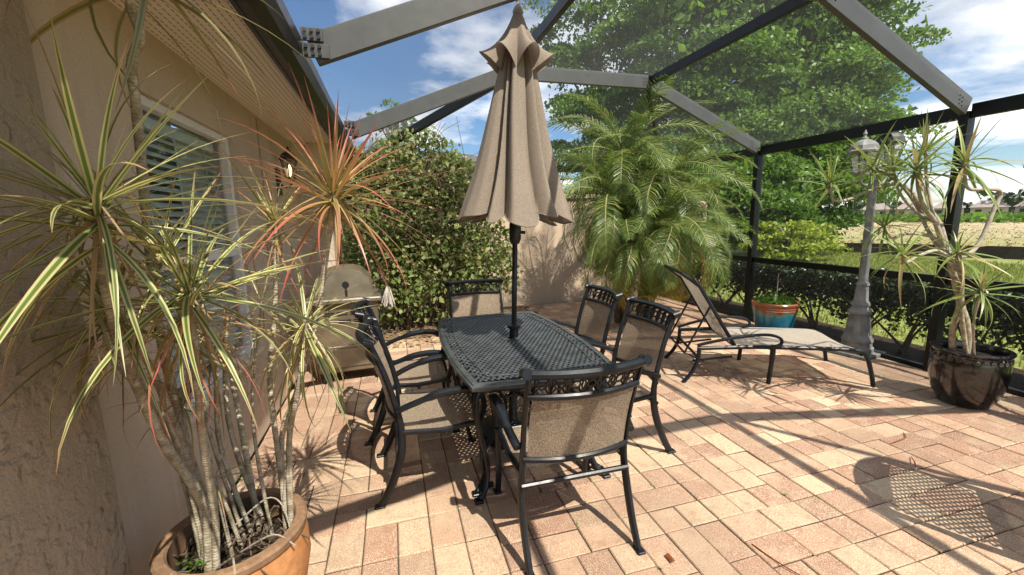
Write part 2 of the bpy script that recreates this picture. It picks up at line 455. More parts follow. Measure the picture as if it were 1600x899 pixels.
def mat_leaf(name, stops, trans=0.35, rough=0.45, island=True, spec=0.4, bright=1.15):
    t = NT(name)
    if island: rnd = t.n('ShaderNodeNewGeometry').outputs['Random Per Island']
    else: rnd = t.n('ShaderNodeObjectInfo').outputs['Random']
    c = t.ramp(rnd, stops)
    n = t.noise(2.2, 3, 0.5, t.pos())
    c = t.mix(t.ramp(n, [(0.3, (0.55, 0.55, 0.55)), (0.65, (0, 0, 0))]), c, stops[0][1])
    b = t.bsdf(c, rough, spec=spec)
    tl = t.n('ShaderNodeBsdfTranslucent'); t.l(t.mix(1.0, c, (bright, bright * 1.05, bright * .7), 'MULTIPLY'), tl.inputs['Color'])
    m = t.n('ShaderNodeMixShader'); m.inputs[0].default_value = trans
    t.l(b.outputs[0], m.inputs[1]); t.l(tl.outputs[0], m.inputs[2])
    return t.surf(m.outputs[0])
M['leaf_oak'] = mat_leaf('oak leaf', [(0, (0.06, 0.13, 0.018)), (0.5, (0.12, 0.22, 0.03)), (1, (0.19, 0.30, 0.05))], 0.45)
M['leaf_bush'] = mat_leaf('vine shrub leaf', [(0, (0.085, 0.13, 0.032)), (0.40, (0.19, 0.25, 0.075)), (0.68, (0.31, 0.36, 0.14)), (0.86, (0.36, 0.37, 0.16)), (1, (0.28, 0.22, 0.11))], 0.36, 0.5, spec=0.3)
M['leaf_hedge'] = mat_leaf('glossy hedge leaf', [(0, (0.018, 0.032, 0.011)), (0.6, (0.034, 0.058, 0.018)), (1, (0.065, 0.095, 0.032))], 0.14, 0.30, spec=0.5)
M['leaf_yellow'] = mat_leaf('yellow green shrub leaf', [(0, (0.18, 0.24, 0.03)), (0.5, (0.28, 0.34, 0.05)), (1, (0.38, 0.42, 0.08))], 0.4)
M['leaf_pot'] = mat_leaf('small pot herb leaf', [(0, (0.06, 0.14, 0.02)), (1, (0.14, 0.26, 0.05))], 0.35)
M['leaf_palm'] = mat_leaf('palm leaflet', [(0, (0.07, 0.125, 0.024)), (0.55, (0.14, 0.21, 0.046)), (0.9, (0.24, 0.295, 0.075)), (1, (0.40, 0.31, 0.09))], 0.35, 0.40, spec=0.42)
M['leaf_palm_old'] = mat_leaf('yellowing palm leaflet', [(0, (0.26, 0.22, 0.045)), (0.6, (0.44, 0.33, 0.07)), (1, (0.50, 0.34, 0.10))], 0.35, 0.4)
M['leaf_litter'] = mat_leaf('dry fallen leaf', [(0, (0.20, 0.12, 0.06)), (0.5, (0.36, 0.25, 0.11)), (1, (0.46, 0.37, 0.17))], 0.15, 0.8)
M['grass_blade'] = mat_leaf('grass blade', [(0, (0.17, 0.22, 0.045)), (0.6, (0.27, 0.31, 0.085)), (1, (0.38, 0.38, 0.15))], 0.4)
M['frond_dry'] = mat_noise('dry rust palm bit', (0.20, 0.06, 0.022), (0.32, 0.12, 0.04), 30)
M['bark'] = mat_noise('oak bark', (0.09, 0.07, 0.055), (0.17, 0.14, 0.11), 6, bump=0.9)
M['twig'] = mat_noise('brown twig', (0.10, 0.07, 0.05), (0.20, 0.15, 0.105), 20, bump=0.6)
M['palmtrunk'] = mat_noise('palm trunk', (0.12, 0.09, 0.06), (0.24, 0.18, 0.12), 25, bump=1.0)
M['rachis'] = mat_noise('palm rachis', (0.22, 0.23, 0.09), (0.32, 0.30, 0.13), 10, rough=0.5)
M['cane_pale'] = mat_noise('pale bare cane', (0.30, 0.26, 0.20), (0.46, 0.41, 0.34), 25, rough=0.7, bump=0.3)

def mat_cane():
    t = NT('ringed dracaena cane'); p = t.pos()
    sx = t.n('ShaderNodeSeparateXYZ'); t.l(p, sx.inputs[0])
    wz = t.math('ADD', sx.outputs['Z'], t.math('MULTIPLY', t.noise(30, 4, 0.65, p), 0.03))
    ring = t.math('DIVIDE', t.math('PINGPONG', wz, 0.0055), 0.0055)
    c = t.mix(t.ramp(t.noise(26, 4, 0.6, p), [(0.35, (0, 0, 0)), (0.65, (1, 1, 1))]), (0.20, 0.165, 0.105), (0.47, 0.42, 0.32))
    c = t.mix(t.ramp(ring, [(0.10, (0.38, 0.38, 0.38)), (0.45, (0, 0, 0))]), c, (0.13, 0.10, 0.065))
    b = t.bsdf(c, 0.8, spec=0.2); t.bump(ring, 0.35, 0.004, b)
    return t.surf(b.outputs[0])
M['cane'] = mat_cane()

def mat_strap(name, mid, margin, edge, dry=(0.42, 0.30, 0.15), redamt=1.0):
    # strap leaf: stripes run along the leaf, u across (0..1), v along
    t = NT(name)
    uv = t.n('ShaderNodeUVMap'); sx = t.n('ShaderNodeSeparateXYZ'); t.l(uv.outputs[0], sx.inputs[0])
    u = t.math('ABSOLUTE', t.math('SUBTRACT', sx.outputs['X'], 0.5))
    oi = t.n('ShaderNodeObjectInfo').outputs['Random']
    a = t.ramp(u, [(0.0, mid), (0.16, tuple(x * 1.15 for x in mid)), (0.26, margin), (0.44, margin), (0.49, edge)])
    tone = t.ramp(oi, [(0, (0.72, 0.74, 0.7)), (0.5, (1, 1, 1)), (1, (1.3, 1.22, 1.05))])
    a = t.mix(1.0, a, tone, 'MULTIPLY')
    # reddening and dryness toward tips
    tip = t.ramp(t.math('ADD', sx.outputs['Y'], t.math('MULTIPLY', t.math('SUBTRACT', oi, 0.5), 0.5)), [(0.70 - .45 * (redamt > 1.2), (0, 0, 0)), (1.0, (min(.95, 0.7 * redamt),) * 3)])
    a = t.mix(tip, a, edge)
    dr = t.math('MULTIPLY', t.math('GREATER_THAN', oi, 0.90), 0.8)
    a = t.mix(dr, a, dry)
    b = t.bsdf(a, 0.38, spec=0.5)
    tl = t.n('ShaderNodeBsdfTranslucent'); t.l(a, tl.inputs['Color'])
    m = t.n('ShaderNodeMixShader'); m.inputs[0].default_value = 0.3
    t.l(b.outputs[0], m.inputs[1]); t.l(tl.outputs[0], m.inputs[2])
    return t.surf(m.outputs[0])
M['strap'] = mat_strap('striped dracaena leaf', (0.12, 0.17, 0.04), (0.54, 0.54, 0.26), (0.42, 0.15, 0.11))
M['strap_red'] = mat_strap('red edged dracaena leaf', (0.20, 0.23, 0.05), (0.40, 0.29, 0.13), (0.42, 0.08, 0.085), redamt=1.3)
M['strap_dark'] = mat_strap('dull maroon dracaena leaf', (0.15, 0.17, 0.05), (0.33, 0.29, 0.13), (0.34, 0.08, 0.07))
M['strap_dead'] = mat_strap('dead tan dracaena leaf', (0.34, 0.235, 0.125), (0.42, 0.31, 0.18), (0.25, 0.14, 0.075))
M['strap_green'] = mat_strap('fresh green dracaena leaf', (0.11, 0.185, 0.035), (0.27, 0.34, 0.10), (0.36, 0.36, 0.16), redamt=0.4)

def mat_glass(name, tint=(0.9, 0.95, 0.95), opacity=0.1):
    t = NT(name)
    gl = t.n('ShaderNodeBsdfGlossy'); gl.inputs['Roughness'].default_value = 0.02
    tr = t.n('ShaderNodeBsdfTransparent'); tr.inputs['Color'].default_value = (*tint, 1)
    g = t.n('ShaderNodeNewGeometry'); dt = t.n('ShaderNodeVectorMath', operation='DOT_PRODUCT')
    t.l(g.outputs['Incoming'], dt.inputs[0]); t.l(g.outputs['Normal'], dt.inputs[1])
    om = t.math('SUBTRACT', 1.0, t.math('ABSOLUTE', dt.outputs['Value']))
    f = t.math('ADD', t.math('MULTIPLY', t.math('POWER', om, 5.0), 0.9), 0.03 + opacity)
    m = t.n('ShaderNodeMixShader'); t.l(f, m.inputs[0]); t.l(tr.outputs[0], m.inputs[1]); t.l(gl.outputs[0], m.inputs[2])
    return t.surf(m.outputs[0])
M['glass'] = mat_glass('window glass', opacity=0.0)
M['lampglass'] = mat_glass('hazy lantern glass', (0.85, 0.87, 0.86), 0.12)
def mat_emit(name, col, st):
    t = NT(name); e = t.n('ShaderNodeEmission'); e.inputs['Color'].default_value = (*col, 1); e.inputs['Strength'].default_value = st
    return t.surf(e.outputs[0])
M['bulb'] = mat_emit('warm bulb', (1.0, 0.66, 0.32), 2.5)
def mat_blue_pot():
    t = NT('drip glaze turquoise'); p = t.obj()
    sx = t.n('ShaderNodeSeparateXYZ'); t.l(p, sx.inputs[0])
    z = t.math('ADD', sx.outputs['Z'], t.math('MULTIPLY', t.math('SUBTRACT', t.noise(9, 4, 0.6, p), 0.5), 0.22))
    c = t.ramp(z, [(0.0, (0.012, 0.10, 0.20)), (0.20, (0.015, 0.16, 0.27)), (0.27, (0.03, 0.25, 0.32)), (0.305, (0.22, 0.22, 0.15)), (0.34, (0.30, 0.10, 0.045)), (0.5, (0.34, 0.13, 0.06))])
    b = t.bsdf(c, 0.2, spec=0.6); return t.surf(b.outputs[0])
M['bluepot'] = mat_blue_pot()

# ================================================================== SETTING
# --- ground sheets
def sheet(name, x0, x1, y0, y1, z, mat, nx=1, ny=1, kind='structure'):
    b = MB(); b.grid(lambda u, v: (x0 + (x1 - x0) * u, y0 + (y1 - y0) * v, z), nx, ny)
    return tag(b.build(name, mat), kind=kind)
sheet('field', -700, 900, -700, 900, -0.10, M['field'])
def lawn():
    b = MB()
    b.add([(-30, 7.6, -0.03), (-30, 60, -0.06), (6.0, 60, -0.06), (6.0, 7.6, -0.03)], [(0, 3, 2, 1)])
    b.add([(6.0, -25, -0.03), (6.0, 60, -0.06), (13.5, 60, -0.06), (16.2, 13.5, -0.05), (20.4, 6.0, -0.05), (34, -25, -0.05)], [(0, 5, 4, 3, 2, 1)])
    return tag(b.build('lawn', M['lawn']), kind='structure')
lawn()
sheet('mulch_bed', 5.17, 6.0, -8, 7.6, -0.012, M['mulch'])
sheet('garden_bed', -1.0, 2.2, 5.75, 7.28, 0.012, M['bed'])

# --- patio of individual pavers
def patio():
    X0, X1, Y0, Y1 = -1.03, 5.17, -2.2, 7.28
    base = MB(); base.box(((X0 + X1) / 2, (Y0 + Y1) / 2, -0.058), (X1 - X0, Y1 - Y0, 0.1))
    P = tag(base.build('patio', M['sand']), kind='structure')
    U = 0.1645
    gx0 = 0.095 - U * 9; gy0 = 1.645 - U * 27
    rects = []
    nb = 3
    NI = int((X1 - gx0) / (U * nb)) + 2; NJ = int((Y1 - gy0) / (U * nb)) + 2
    splits = [[1.5, 1.5], [1, 1, 1], [1.5, 1.5], [1, 1, 1], [1, 2]]
    rr = random.Random(11)
    for bj in range(NJ):
        for bi in range(-1, NI):
            ox, oy = gx0 + bi * nb * U, gy0 + bj * nb * U
            horiz = rr.random() < 0.42
            for k in range(nb):
                q = 0.0
                for w in rr.choice(splits):
                    if horiz: rects.append((ox + q * U, oy + k * U, w * U, U))
                    else: rects.append((ox + k * U, oy + q * U, U, w * U))
                    q += w
    out = []
    for x, y, w, h in rects:
        xa, xb, ya, yb = max(x, X0), min(x + w, X1), max(y, Y0), min(y + h, Y1)
        if xb - xa < 0.03 or yb - ya < 0.03: continue
        if xa < 2.2 and ya > 5.7: continue          # planting bed
        out.append((xa, ya, xb - xa, yb - ya))
    cam = Vector((0, 0, CAM_H))
    def score(r_):
        c = Vector((r_[0] + r_[2] / 2, r_[1] + r_[3] / 2, 0)) - cam
        d = c.dot(CF)
        if d < 0.3: return -1
        u, v = 800 + FPX * c.dot(CX) / d, 449.5 - FPX * c.dot(CY) / d
        if not (-15 < u < 1615 and v < 912): return -1
        if u < 470 and v > 760: return -1
        return r_[2] * r_[3] * abs(c.z) / c.length / d / d
    out.sort(key=score, reverse=True)
    cache = {}
    def pav(b, x, y, w, h, z, tx, ty):
        g = 0.0027; ch = 0.005
        def q(a, c, zz): return (x + a, y + c, zz + tx * (a - w / 2) + ty * (c - h / 2) + z)
        lo = [q(g, g, -0.05), q(w - g, g, -0.05), q(w - g, h - g, -0.05), q(g, h - g, -0.05)]
        md = [q(g, g, -ch), q(w - g, g, -ch), q(w - g, h - g, -ch), q(g, h - g, -ch)]
        i = g + ch
        tp = [q(i, i, 0), q(w - i, i, 0), q(w - i, h - i, 0), q(i, h - i, 0)]
        fs = [(8, 9, 10, 11)]
        for k in range(4):
            j = (k + 1) % 4
            fs += [(k, j, 4 + j, 4 + k), (4 + k, 4 + j, 8 + j, 8 + k)]
        b.add(lo + md + tp, fs)
    far = MB()
    for n, (x, y, w, h) in enumerate(out):
        z = rr.uniform(-0.0035, 0.0018); tx, ty = rr.uniform(-.014, .014), rr.uniform(-.014, .014)
        if n < 300:
            key = (round(w, 3), round(h, 3))
            if key not in cache:
                b = MB(); pav(b, 0, 0, w, h, 0, 0, 0); cache[key] = b.mesh('paver', M['paver'])
            o = mobj('paver', cache[key], P)
            o.location = (x, y, z); o.rotation_euler = (ty, -tx, rr.uniform(-.008, .008))
        else: pav(far, x, y, w, h, z, tx, ty)
    tag(far.build('paver_field', M['paver_far'], P), kind='stuff')
    # green tufts in the joints
    w = MB()
    for k in range(60):
        r_ = rr.choice(out[:320]); px_, py_ = r_[0], r_[1] + rr.random() * r_[3] * .3
        for q in range(rr.randint(4, 9)):
            a = rr.random() * 6.28; l = rr.uniform(.006, .016); ox, oy = px_ + rr.gauss(0, .004), py_ + rr.gauss(0, .012)
            dx, dy = math.cos(a) * l, math.sin(a) * l
            w.add([(ox - dy * .3, oy + dx * .3, -.002), (ox + dy * .3, oy - dx * .3, -.002), (ox + dx, oy + dy, .003 + l * .5)], [(0, 1, 2)])
    tag(w.build('joint_moss', M['leaf_pot']), 'tiny green weeds sprouting in the paver joints', 'weeds', kind='stuff')
    return P
patio()

# --- house along the left
def house():
    Hh = tag(empty('house', (-1.04, 3.0, 0)), 'tan stucco house with vented eave and gutter along the left side', 'house')
    WX = -1.04
    def part(b, name, mat, smooth=False, parent=None):
        o = b.build(name, mat, None, smooth); p = parent or Hh
        o.parent = p; o.matrix_parent_inverse = Matrix.Translation((-1.04, -3.0, 0)) if p is Hh else Matrix()
        return o
    # matrix_parent_inverse set so that world coordinates can be used
    def fix(o, p=Hh):
        o.parent = p; o.matrix_parent_inverse = Matrix.Translation((1.04, -3.0, 0)); return o
    yA, yB = 1.70, 5.60
    w0, w1, z0, z1 = 2.30, 3.54, 0.66, 2.20       # window opening
    T = 0.20
    b = MB()
    b.box((WX - T / 2, (yA + w0) / 2, 1.3), (T, w0 - yA, 2.6))
    b.box((WX - T / 2, (w1 + yB) / 2, 1.3), (T, yB - w1, 2.6))
    b.box((WX - T / 2, (w0 + w1) / 2, (z1 + 2.6) / 2), (T, w1 - w0, 2.6 - z1))
    b.box((WX - T / 2, (w0 + w1) / 2, z0 / 2), (T, w1 - w0, z0))
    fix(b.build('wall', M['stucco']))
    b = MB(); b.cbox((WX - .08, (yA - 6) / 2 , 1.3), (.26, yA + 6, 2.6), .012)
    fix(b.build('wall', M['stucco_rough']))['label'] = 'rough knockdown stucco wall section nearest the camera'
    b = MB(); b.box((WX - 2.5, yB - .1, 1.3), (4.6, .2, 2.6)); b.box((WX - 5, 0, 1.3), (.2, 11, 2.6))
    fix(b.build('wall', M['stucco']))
    # back corner: return wall and header trim
    b = MB(); b.box((-.86, 5.66, 1.1), (.36, .2, 2.2)); fix(b.build('return_wall', M['stucco']))
    b = MB(); b.cbox((-.78, 5.56, 2.36), (.60, .10, .3), .01); fix(b.build('header_trim', M['cream']))
    # expansion joint strip
    b = MB(); b.box((WX + .003, 4.2, 1.25), (.008, .02, 2.46)); fix(b.build('expansion_joint', M['stucco_rough']))
    # soffit, fascia, gutter, roof
    y0s, y1s = -4.0, 5.62
    b = MB(); b.box(((WX - .50) / 2 - .02, (y0s + y1s) / 2, 2.515), (.54 + .04, y1s - y0s, .02)); fix(b.build('soffit', M['soffit']))
    b = MB()
    prof = [(x - .07, z) for x, z in ((-.445, 2.44), (-.405, 2.44), (-.36, 2.475), (-.335, 2.53), (-.335, 2.60), (-.355, 2.60), (-.36, 2.54), (-.40, 2.50), (-.445, 2.50))]
    b.prism([(x, y0s, z) for x, z in prof], 0, (0, y1s + 2.0 - y0s, 0)); fix(b.build('gutter', M['gutter']))
    b = MB(); b.box((-.525, (y0s + y1s) / 2, 2.53), (.02, y1s - y0s, .19)); fix(b.build('fascia', M['gutter']))
    b = MB()
    b.prism([(-.54, y0s, 2.63), (-.47, y0s, 2.63), (-4.5, y0s, 4.3), (-4.5, y0s, 4.2)], 0, (0, y1s - y0s, 0)); fix(b.build('roof', M['roofgrey']))
    # window: frame, mullion, blinds, pane
    Wn = empty('window', (WX, 3.0, 0)); fix(Wn); Wn.location = (0, 0, 0); Wn.matrix_parent_inverse = Matrix()
    Wn.parent = Hh; Wn.location = (0, 0, 0)
    def wp(b, name, mat, loc=None):
        o = b.build(name, mat); o.parent = Wn; o.matrix_parent_inverse = Matrix.Translation((1.04, -3.0, 0)); return o
    xf = WX - .055; fw = .045
    b = MB(); yc = (w0 + w1) / 2; zc = (z0 + z1) / 2
    b.cbox((xf, w0 + fw / 2, zc), (.06, fw, z1 - z0), .004); b.cbox((xf, w1 - fw / 2, zc), (.06, fw, z1 - z0), .004)
    b.cbox((xf, yc, z1 - fw / 2), (.06, w1 - w0 - 2 * fw, fw), .004); b.cbox((xf, yc, z0 + fw / 2), (.06, w1 - w0 - 2 * fw, fw), .004)
    wp(b, 'frame', M['white'])
    b = MB(); b.cbox((xf - .012, yc, 1.405), (.05, w1 - w0 - 2 * fw, .055), .004); wp(b, 'meeting_rail', M['white'])
    b = MB(); b.cbox((WX - .02, yc, z0 - .012), (.11, w1 - w0 + .06, .035), .004); wp(b, 'sill', M['cream'])
    b = MB(); b.box((xf - .02, yc, zc), (.006, w1 - w0 - .09, z1 - z0 - .09)); wp(b, 'pane', M['glass'])
    b = MB(); b.cbox((xf - .075, yc, z1 - .085), (.05, w1 - w0 - .12, .06), .004); wp(b, 'blind_headrail', M['white'])
    sm = MB(); sm.box((0, 0, 0), (.044, w1 - w0 - .12, .004), m=Matrix.Rotation(R(38), 3, 'Y')); sme = sm.mesh('blind_slat', M['white'])
    z = z1 - .15
    while z > z0 + .06:
        o = mobj('blind_slat', sme, Wn); o.matrix_parent_inverse = Matrix.Translation((1.04, -3.0, 0)); o.location = (xf - .058, yc, z); z -= .043
    for yy in (w0 + .22, yc, w1 - .22):
        b = MB(); b.box((xf - .052, yy, zc - .02), (.002, .012, z1 - z0 - .2)); wp(b, 'ladder_tape', M['white'])
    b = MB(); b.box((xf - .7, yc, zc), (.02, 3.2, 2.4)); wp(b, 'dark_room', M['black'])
house()

def lantern_wall():
    x, y, z = -1.04, 4.72, 2.10
    o = tag(empty('wall_lantern', (x, y, z)), 'black coach lantern glowing on the tan house wall above the grill', 'lantern')
    b = MB(); b.cbox((.012, 0, -.10), (.024, .11, .26), .006); b.build('back_plate', M['lampdark'], o)
    b = MB(); b.tube(spline([(.02, 0, -.12), (.07, 0, -.16), (.12, 0, -.13), (.12, 0, -.09)], 5), .012, 8); b.build('arm', M['lampdark'], o, True)
    b = MB(); b.lathe([(.045, -.09), (.055, -.075), (.05, -.06)], 6, (.12, 0, 0), True, True); b.build('base_cup', M['lampdark'], o)
    b = MB(); b.lathe([(.046, -.06), (.075, .11)], 6, (.12, 0, 0)); b.build('glass', M['lampglass'], o)
    for k in range(6):
        a = 2 * math.pi * (k + .5) / 6
        b = MB(); b.tube([(.12 + .048 * math.cos(a), .048 * math.sin(a), -.06), (.12 + .077 * math.cos(a), .077 * math.sin(a), .11)], .005, 5); b.build('glazing_bar', M['lampdark'], o)
    b = MB(); b.lathe([(.095, .105), (.085, .125), (.06, .165), (.025, .185), (.022, .20), (.012, .205), (.012, .225), (.002, .24)], 6, (.12, 0, 0), True); b.build('roof', M['lampdark'], o)
    b = MB(); b.lathe([(.004, -.05), (.016, -.02), (.02, .015), (.012, .05), (.002, .065)], 10, (.12, 0, 0)); b.build('bulb', M['bulb'], o, True)
lantern_wall()

# --- garden wall at the back
def garden_wall():
    o = tag(empty('garden_wall', (2, 7.4, 0)), 'tan stucco garden wall behind the palm, striped with frond shadows', 'wall')
    b = MB(); b.box((0.1, 0, .93), (8.2, .18, 1.98)); b.build('wall', M['stucco_garden'], o)
    b = MB(); b.cbox((0.1, 0, 1.96), (8.3, .26, .08), .012); b.build('coping', M['stucco_garden'], o)
garden_wall()

# --- screen enclosure
HX, BX1, BX2, EX = -.42, 1.44, 3.29, 5.10
ZH, ZB, ZE, ZR = 2.545, 3.265, 2.48, 0.92
FR = [-1.83, .45, 2.75, 5.03]
YE = 7.30
def cage():
    C = tag(empty('screen_enclosure', (EX, 2.75, 0)), 'dark bronze screened patio enclosure with beams, posts and mesh panels', 'screen enclosure')
    inv = Matrix.Translation((-EX, -2.75, 0))
    def p(b, name, mat, parent=C):
        o = b.build(name, mat); o.parent = parent; o.matrix_parent_inverse = inv if parent is C else Matrix(); return o
    def beam(name, a, c, w=.05, h=.16, mat='bronze', up=(0, 0, 1)):
        b = MB(); b.bar(a, c, w, h, up, .004); return p(b, name, M[mat])
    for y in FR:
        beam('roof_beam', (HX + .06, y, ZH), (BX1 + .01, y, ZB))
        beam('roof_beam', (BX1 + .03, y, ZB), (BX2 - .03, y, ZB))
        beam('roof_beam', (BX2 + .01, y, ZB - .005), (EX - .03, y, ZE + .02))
        b = MB(); b.cbox((EX, y, (ZE - .02) / 2), (.10, .075, ZE - .02), .004); p(b, 'post', M['bronze_shaded'])
        # gusset screws at the joints
        for (gx, gz) in ((BX1, ZB), (BX2, ZB), (EX - .08, ZE)):
            s = MB()
            for sx in (-1, 1):
                for i in range(3):
                    for j in range(2):
                        dx = sx * (.06 + .035 * j); dz = -.035 + .035 * i
                        slope = 0
                        if gx == BX1 and sx < 0: slope = (ZB - ZH) / (BX1 - HX) * dx
                        if gx == BX2 and sx > 0: slope = -(ZB - ZE) / (EX - BX2) * dx
                        if gx > 4.9:
                            if sx > 0: continue
                            slope = -(ZB - ZE) / (EX - BX2) * dx + .03
                        s.box((gx + dx, y - .028, gz + dz + slope), (.008, .006, .008))
            p(s, 'screw_set', M['black'])
        # house brackets
        b = MB(); b.cbox((HX + .070, y - .031, ZH + .075), (.115, .012, .07), .003); b.cbox((HX + .085, y - .031, ZH - .008), (.14, .012, .075), .003)
        br = p(b, 'bracket', M['bracket'])
        for dx in (.035, .07, .105):
            for dz in (.058, .092, -.028, .010):
                q = MB(); q.tube([(0, 0, 0), (0, -.012, 0)], .010, 6); o = q.build('bolt', M['black'], br)
                o.location = (HX + dx, y - .038, ZH + dz)
    ys = FR
    for i in range(len(ys) - 1):
        a, c = ys[i] + .03, ys[i + 1] - .03
        beam('purlin', (BX1, a, ZB + .01), (BX1, c, ZB + .01), .05, .10, 'bronze_shaded')
        beam('purlin', (BX2, a, ZB + .01), (BX2, c, ZB + .01), .05, .10, 'bronze_shaded')
        beam('eave_beam', (EX, a + .01, ZE - .02), (EX, c - .01, ZE - .02), .06, .12, 'bronze_shaded')
        beam('chair_rail', (EX, a + .01, ZR), (EX, c - .01, ZR), .05, .075, 'bronze_shaded')
        beam('base_plate', (EX, a + .01, .022), (EX, c - .01, .022), .05, .045, 'bronze_shaded')
    # hip end
    beam('hip_beam', (BX1, 5.06, ZB - .02), (HX, YE, ZH), .05, .12, 'bronze_shaded')
    beam('hip_beam', (BX2, 5.06, ZB - .02), (EX, YE, ZE), .05, .12, 'bronze_shaded')
    beam('eave_beam', (EX, 5.07, ZE - .02), (EX, YE, ZE - .02), .06, .12, 'bronze_shaded')
    beam('eave_beam', (HX, YE + .03, ZE - .03), (EX - .03, YE + .03, ZE - .03), .06, .10, 'bronze_shaded')
    beam('chair_rail', (EX, 5.07, ZR), (EX, YE - .05, ZR), .05, .075, 'bronze_shaded')
    beam('base_plate', (EX, 5.07, .022), (EX, YE - .05, .022), .05, .045, 'bronze_shaded')
    b = MB(); b.cbox((EX, YE + .22, (ZE - .02) / 2), (.10, .075, ZE - .02), .004); p(b, 'post', M['bronze_shaded'])
    # brace in the near bay (its shadow falls on the pavers)
    beam('roof_brace', (BX2 + .05, .42, ZB - .05), (EX - .1, -1.78, ZE + .02), .05, .06, 'bronze_shaded')
    # screens
    def quad(pts, name='screen_panel'):
        b = MB(); b.add(pts, [tuple(range(len(pts)))]); p(b, name, M['screen'])
    for i in range(len(ys) - 1):
        a, c = ys[i] + .026, ys[i + 1] - .026
        quad([(HX + .0, a, ZH + .055), (BX1 - .03, a, ZB + .06), (BX1 - .03, c, ZB + .06), (HX + .0, c, ZH + .055)])
        quad([(BX1 + .03, a, ZB + .06), (BX2 - .03, a, ZB + .06), (BX2 - .03, c, ZB + .06), (BX1 + .03, c, ZB + .06)])
        quad([(BX2 + .03, a, ZB + .05), (EX - .03, a, ZE + .05), (EX - .03, c, ZE + .05), (BX2 + .03, c, ZB + .05)])
        quad([(EX + .02, a + .02, .045), (EX + .02, c - .02, .045), (EX + .02, c - .02, ZR - .04), (EX + .02, a + .02, ZR - .04)])
        quad([(EX + .02, a + .02, ZR + .04), (EX + .02, c - .02, ZR + .04), (EX + .02, c - .02, ZE - .08), (EX + .02, a + .02, ZE - .08)])
    quad([(HX + .0, 5.06, ZH + .055), (BX1 - .03, 5.06, ZB + .06), (HX + .0, YE - .02, ZH + .03)])
    quad([(BX1 + .03, 5.06, ZB + .06), (BX2 - .03, 5.06, ZB + .06), (EX - .05, YE, ZE + .03), (HX + .1, YE, ZE + .03)])
    quad([(BX2 + .05, 5.06, ZB + .04), (EX - .02, 5.06, ZE + .05), (EX - .02, YE - .02, ZE + .05)])
    quad([(EX + .02, 5.09, .045), (EX + .02, YE - .03, .045), (EX + .02, YE - .03, ZR - .04), (EX + .02, 5.09, ZR - .04)])
    quad([(EX + .02, 5.09, ZR + .04), (EX + .02, YE - .03, ZR + .04), (EX + .02, YE - .03, ZE - .08), (EX + .02, 5.09, ZE - .08)])
    quad([(HX, YE + .05, 2.0), (EX - .03, YE + .05, 2.0), (EX - .03, YE + .05, ZE - .06), (HX, YE + .05, ZE - .06)])
cage()

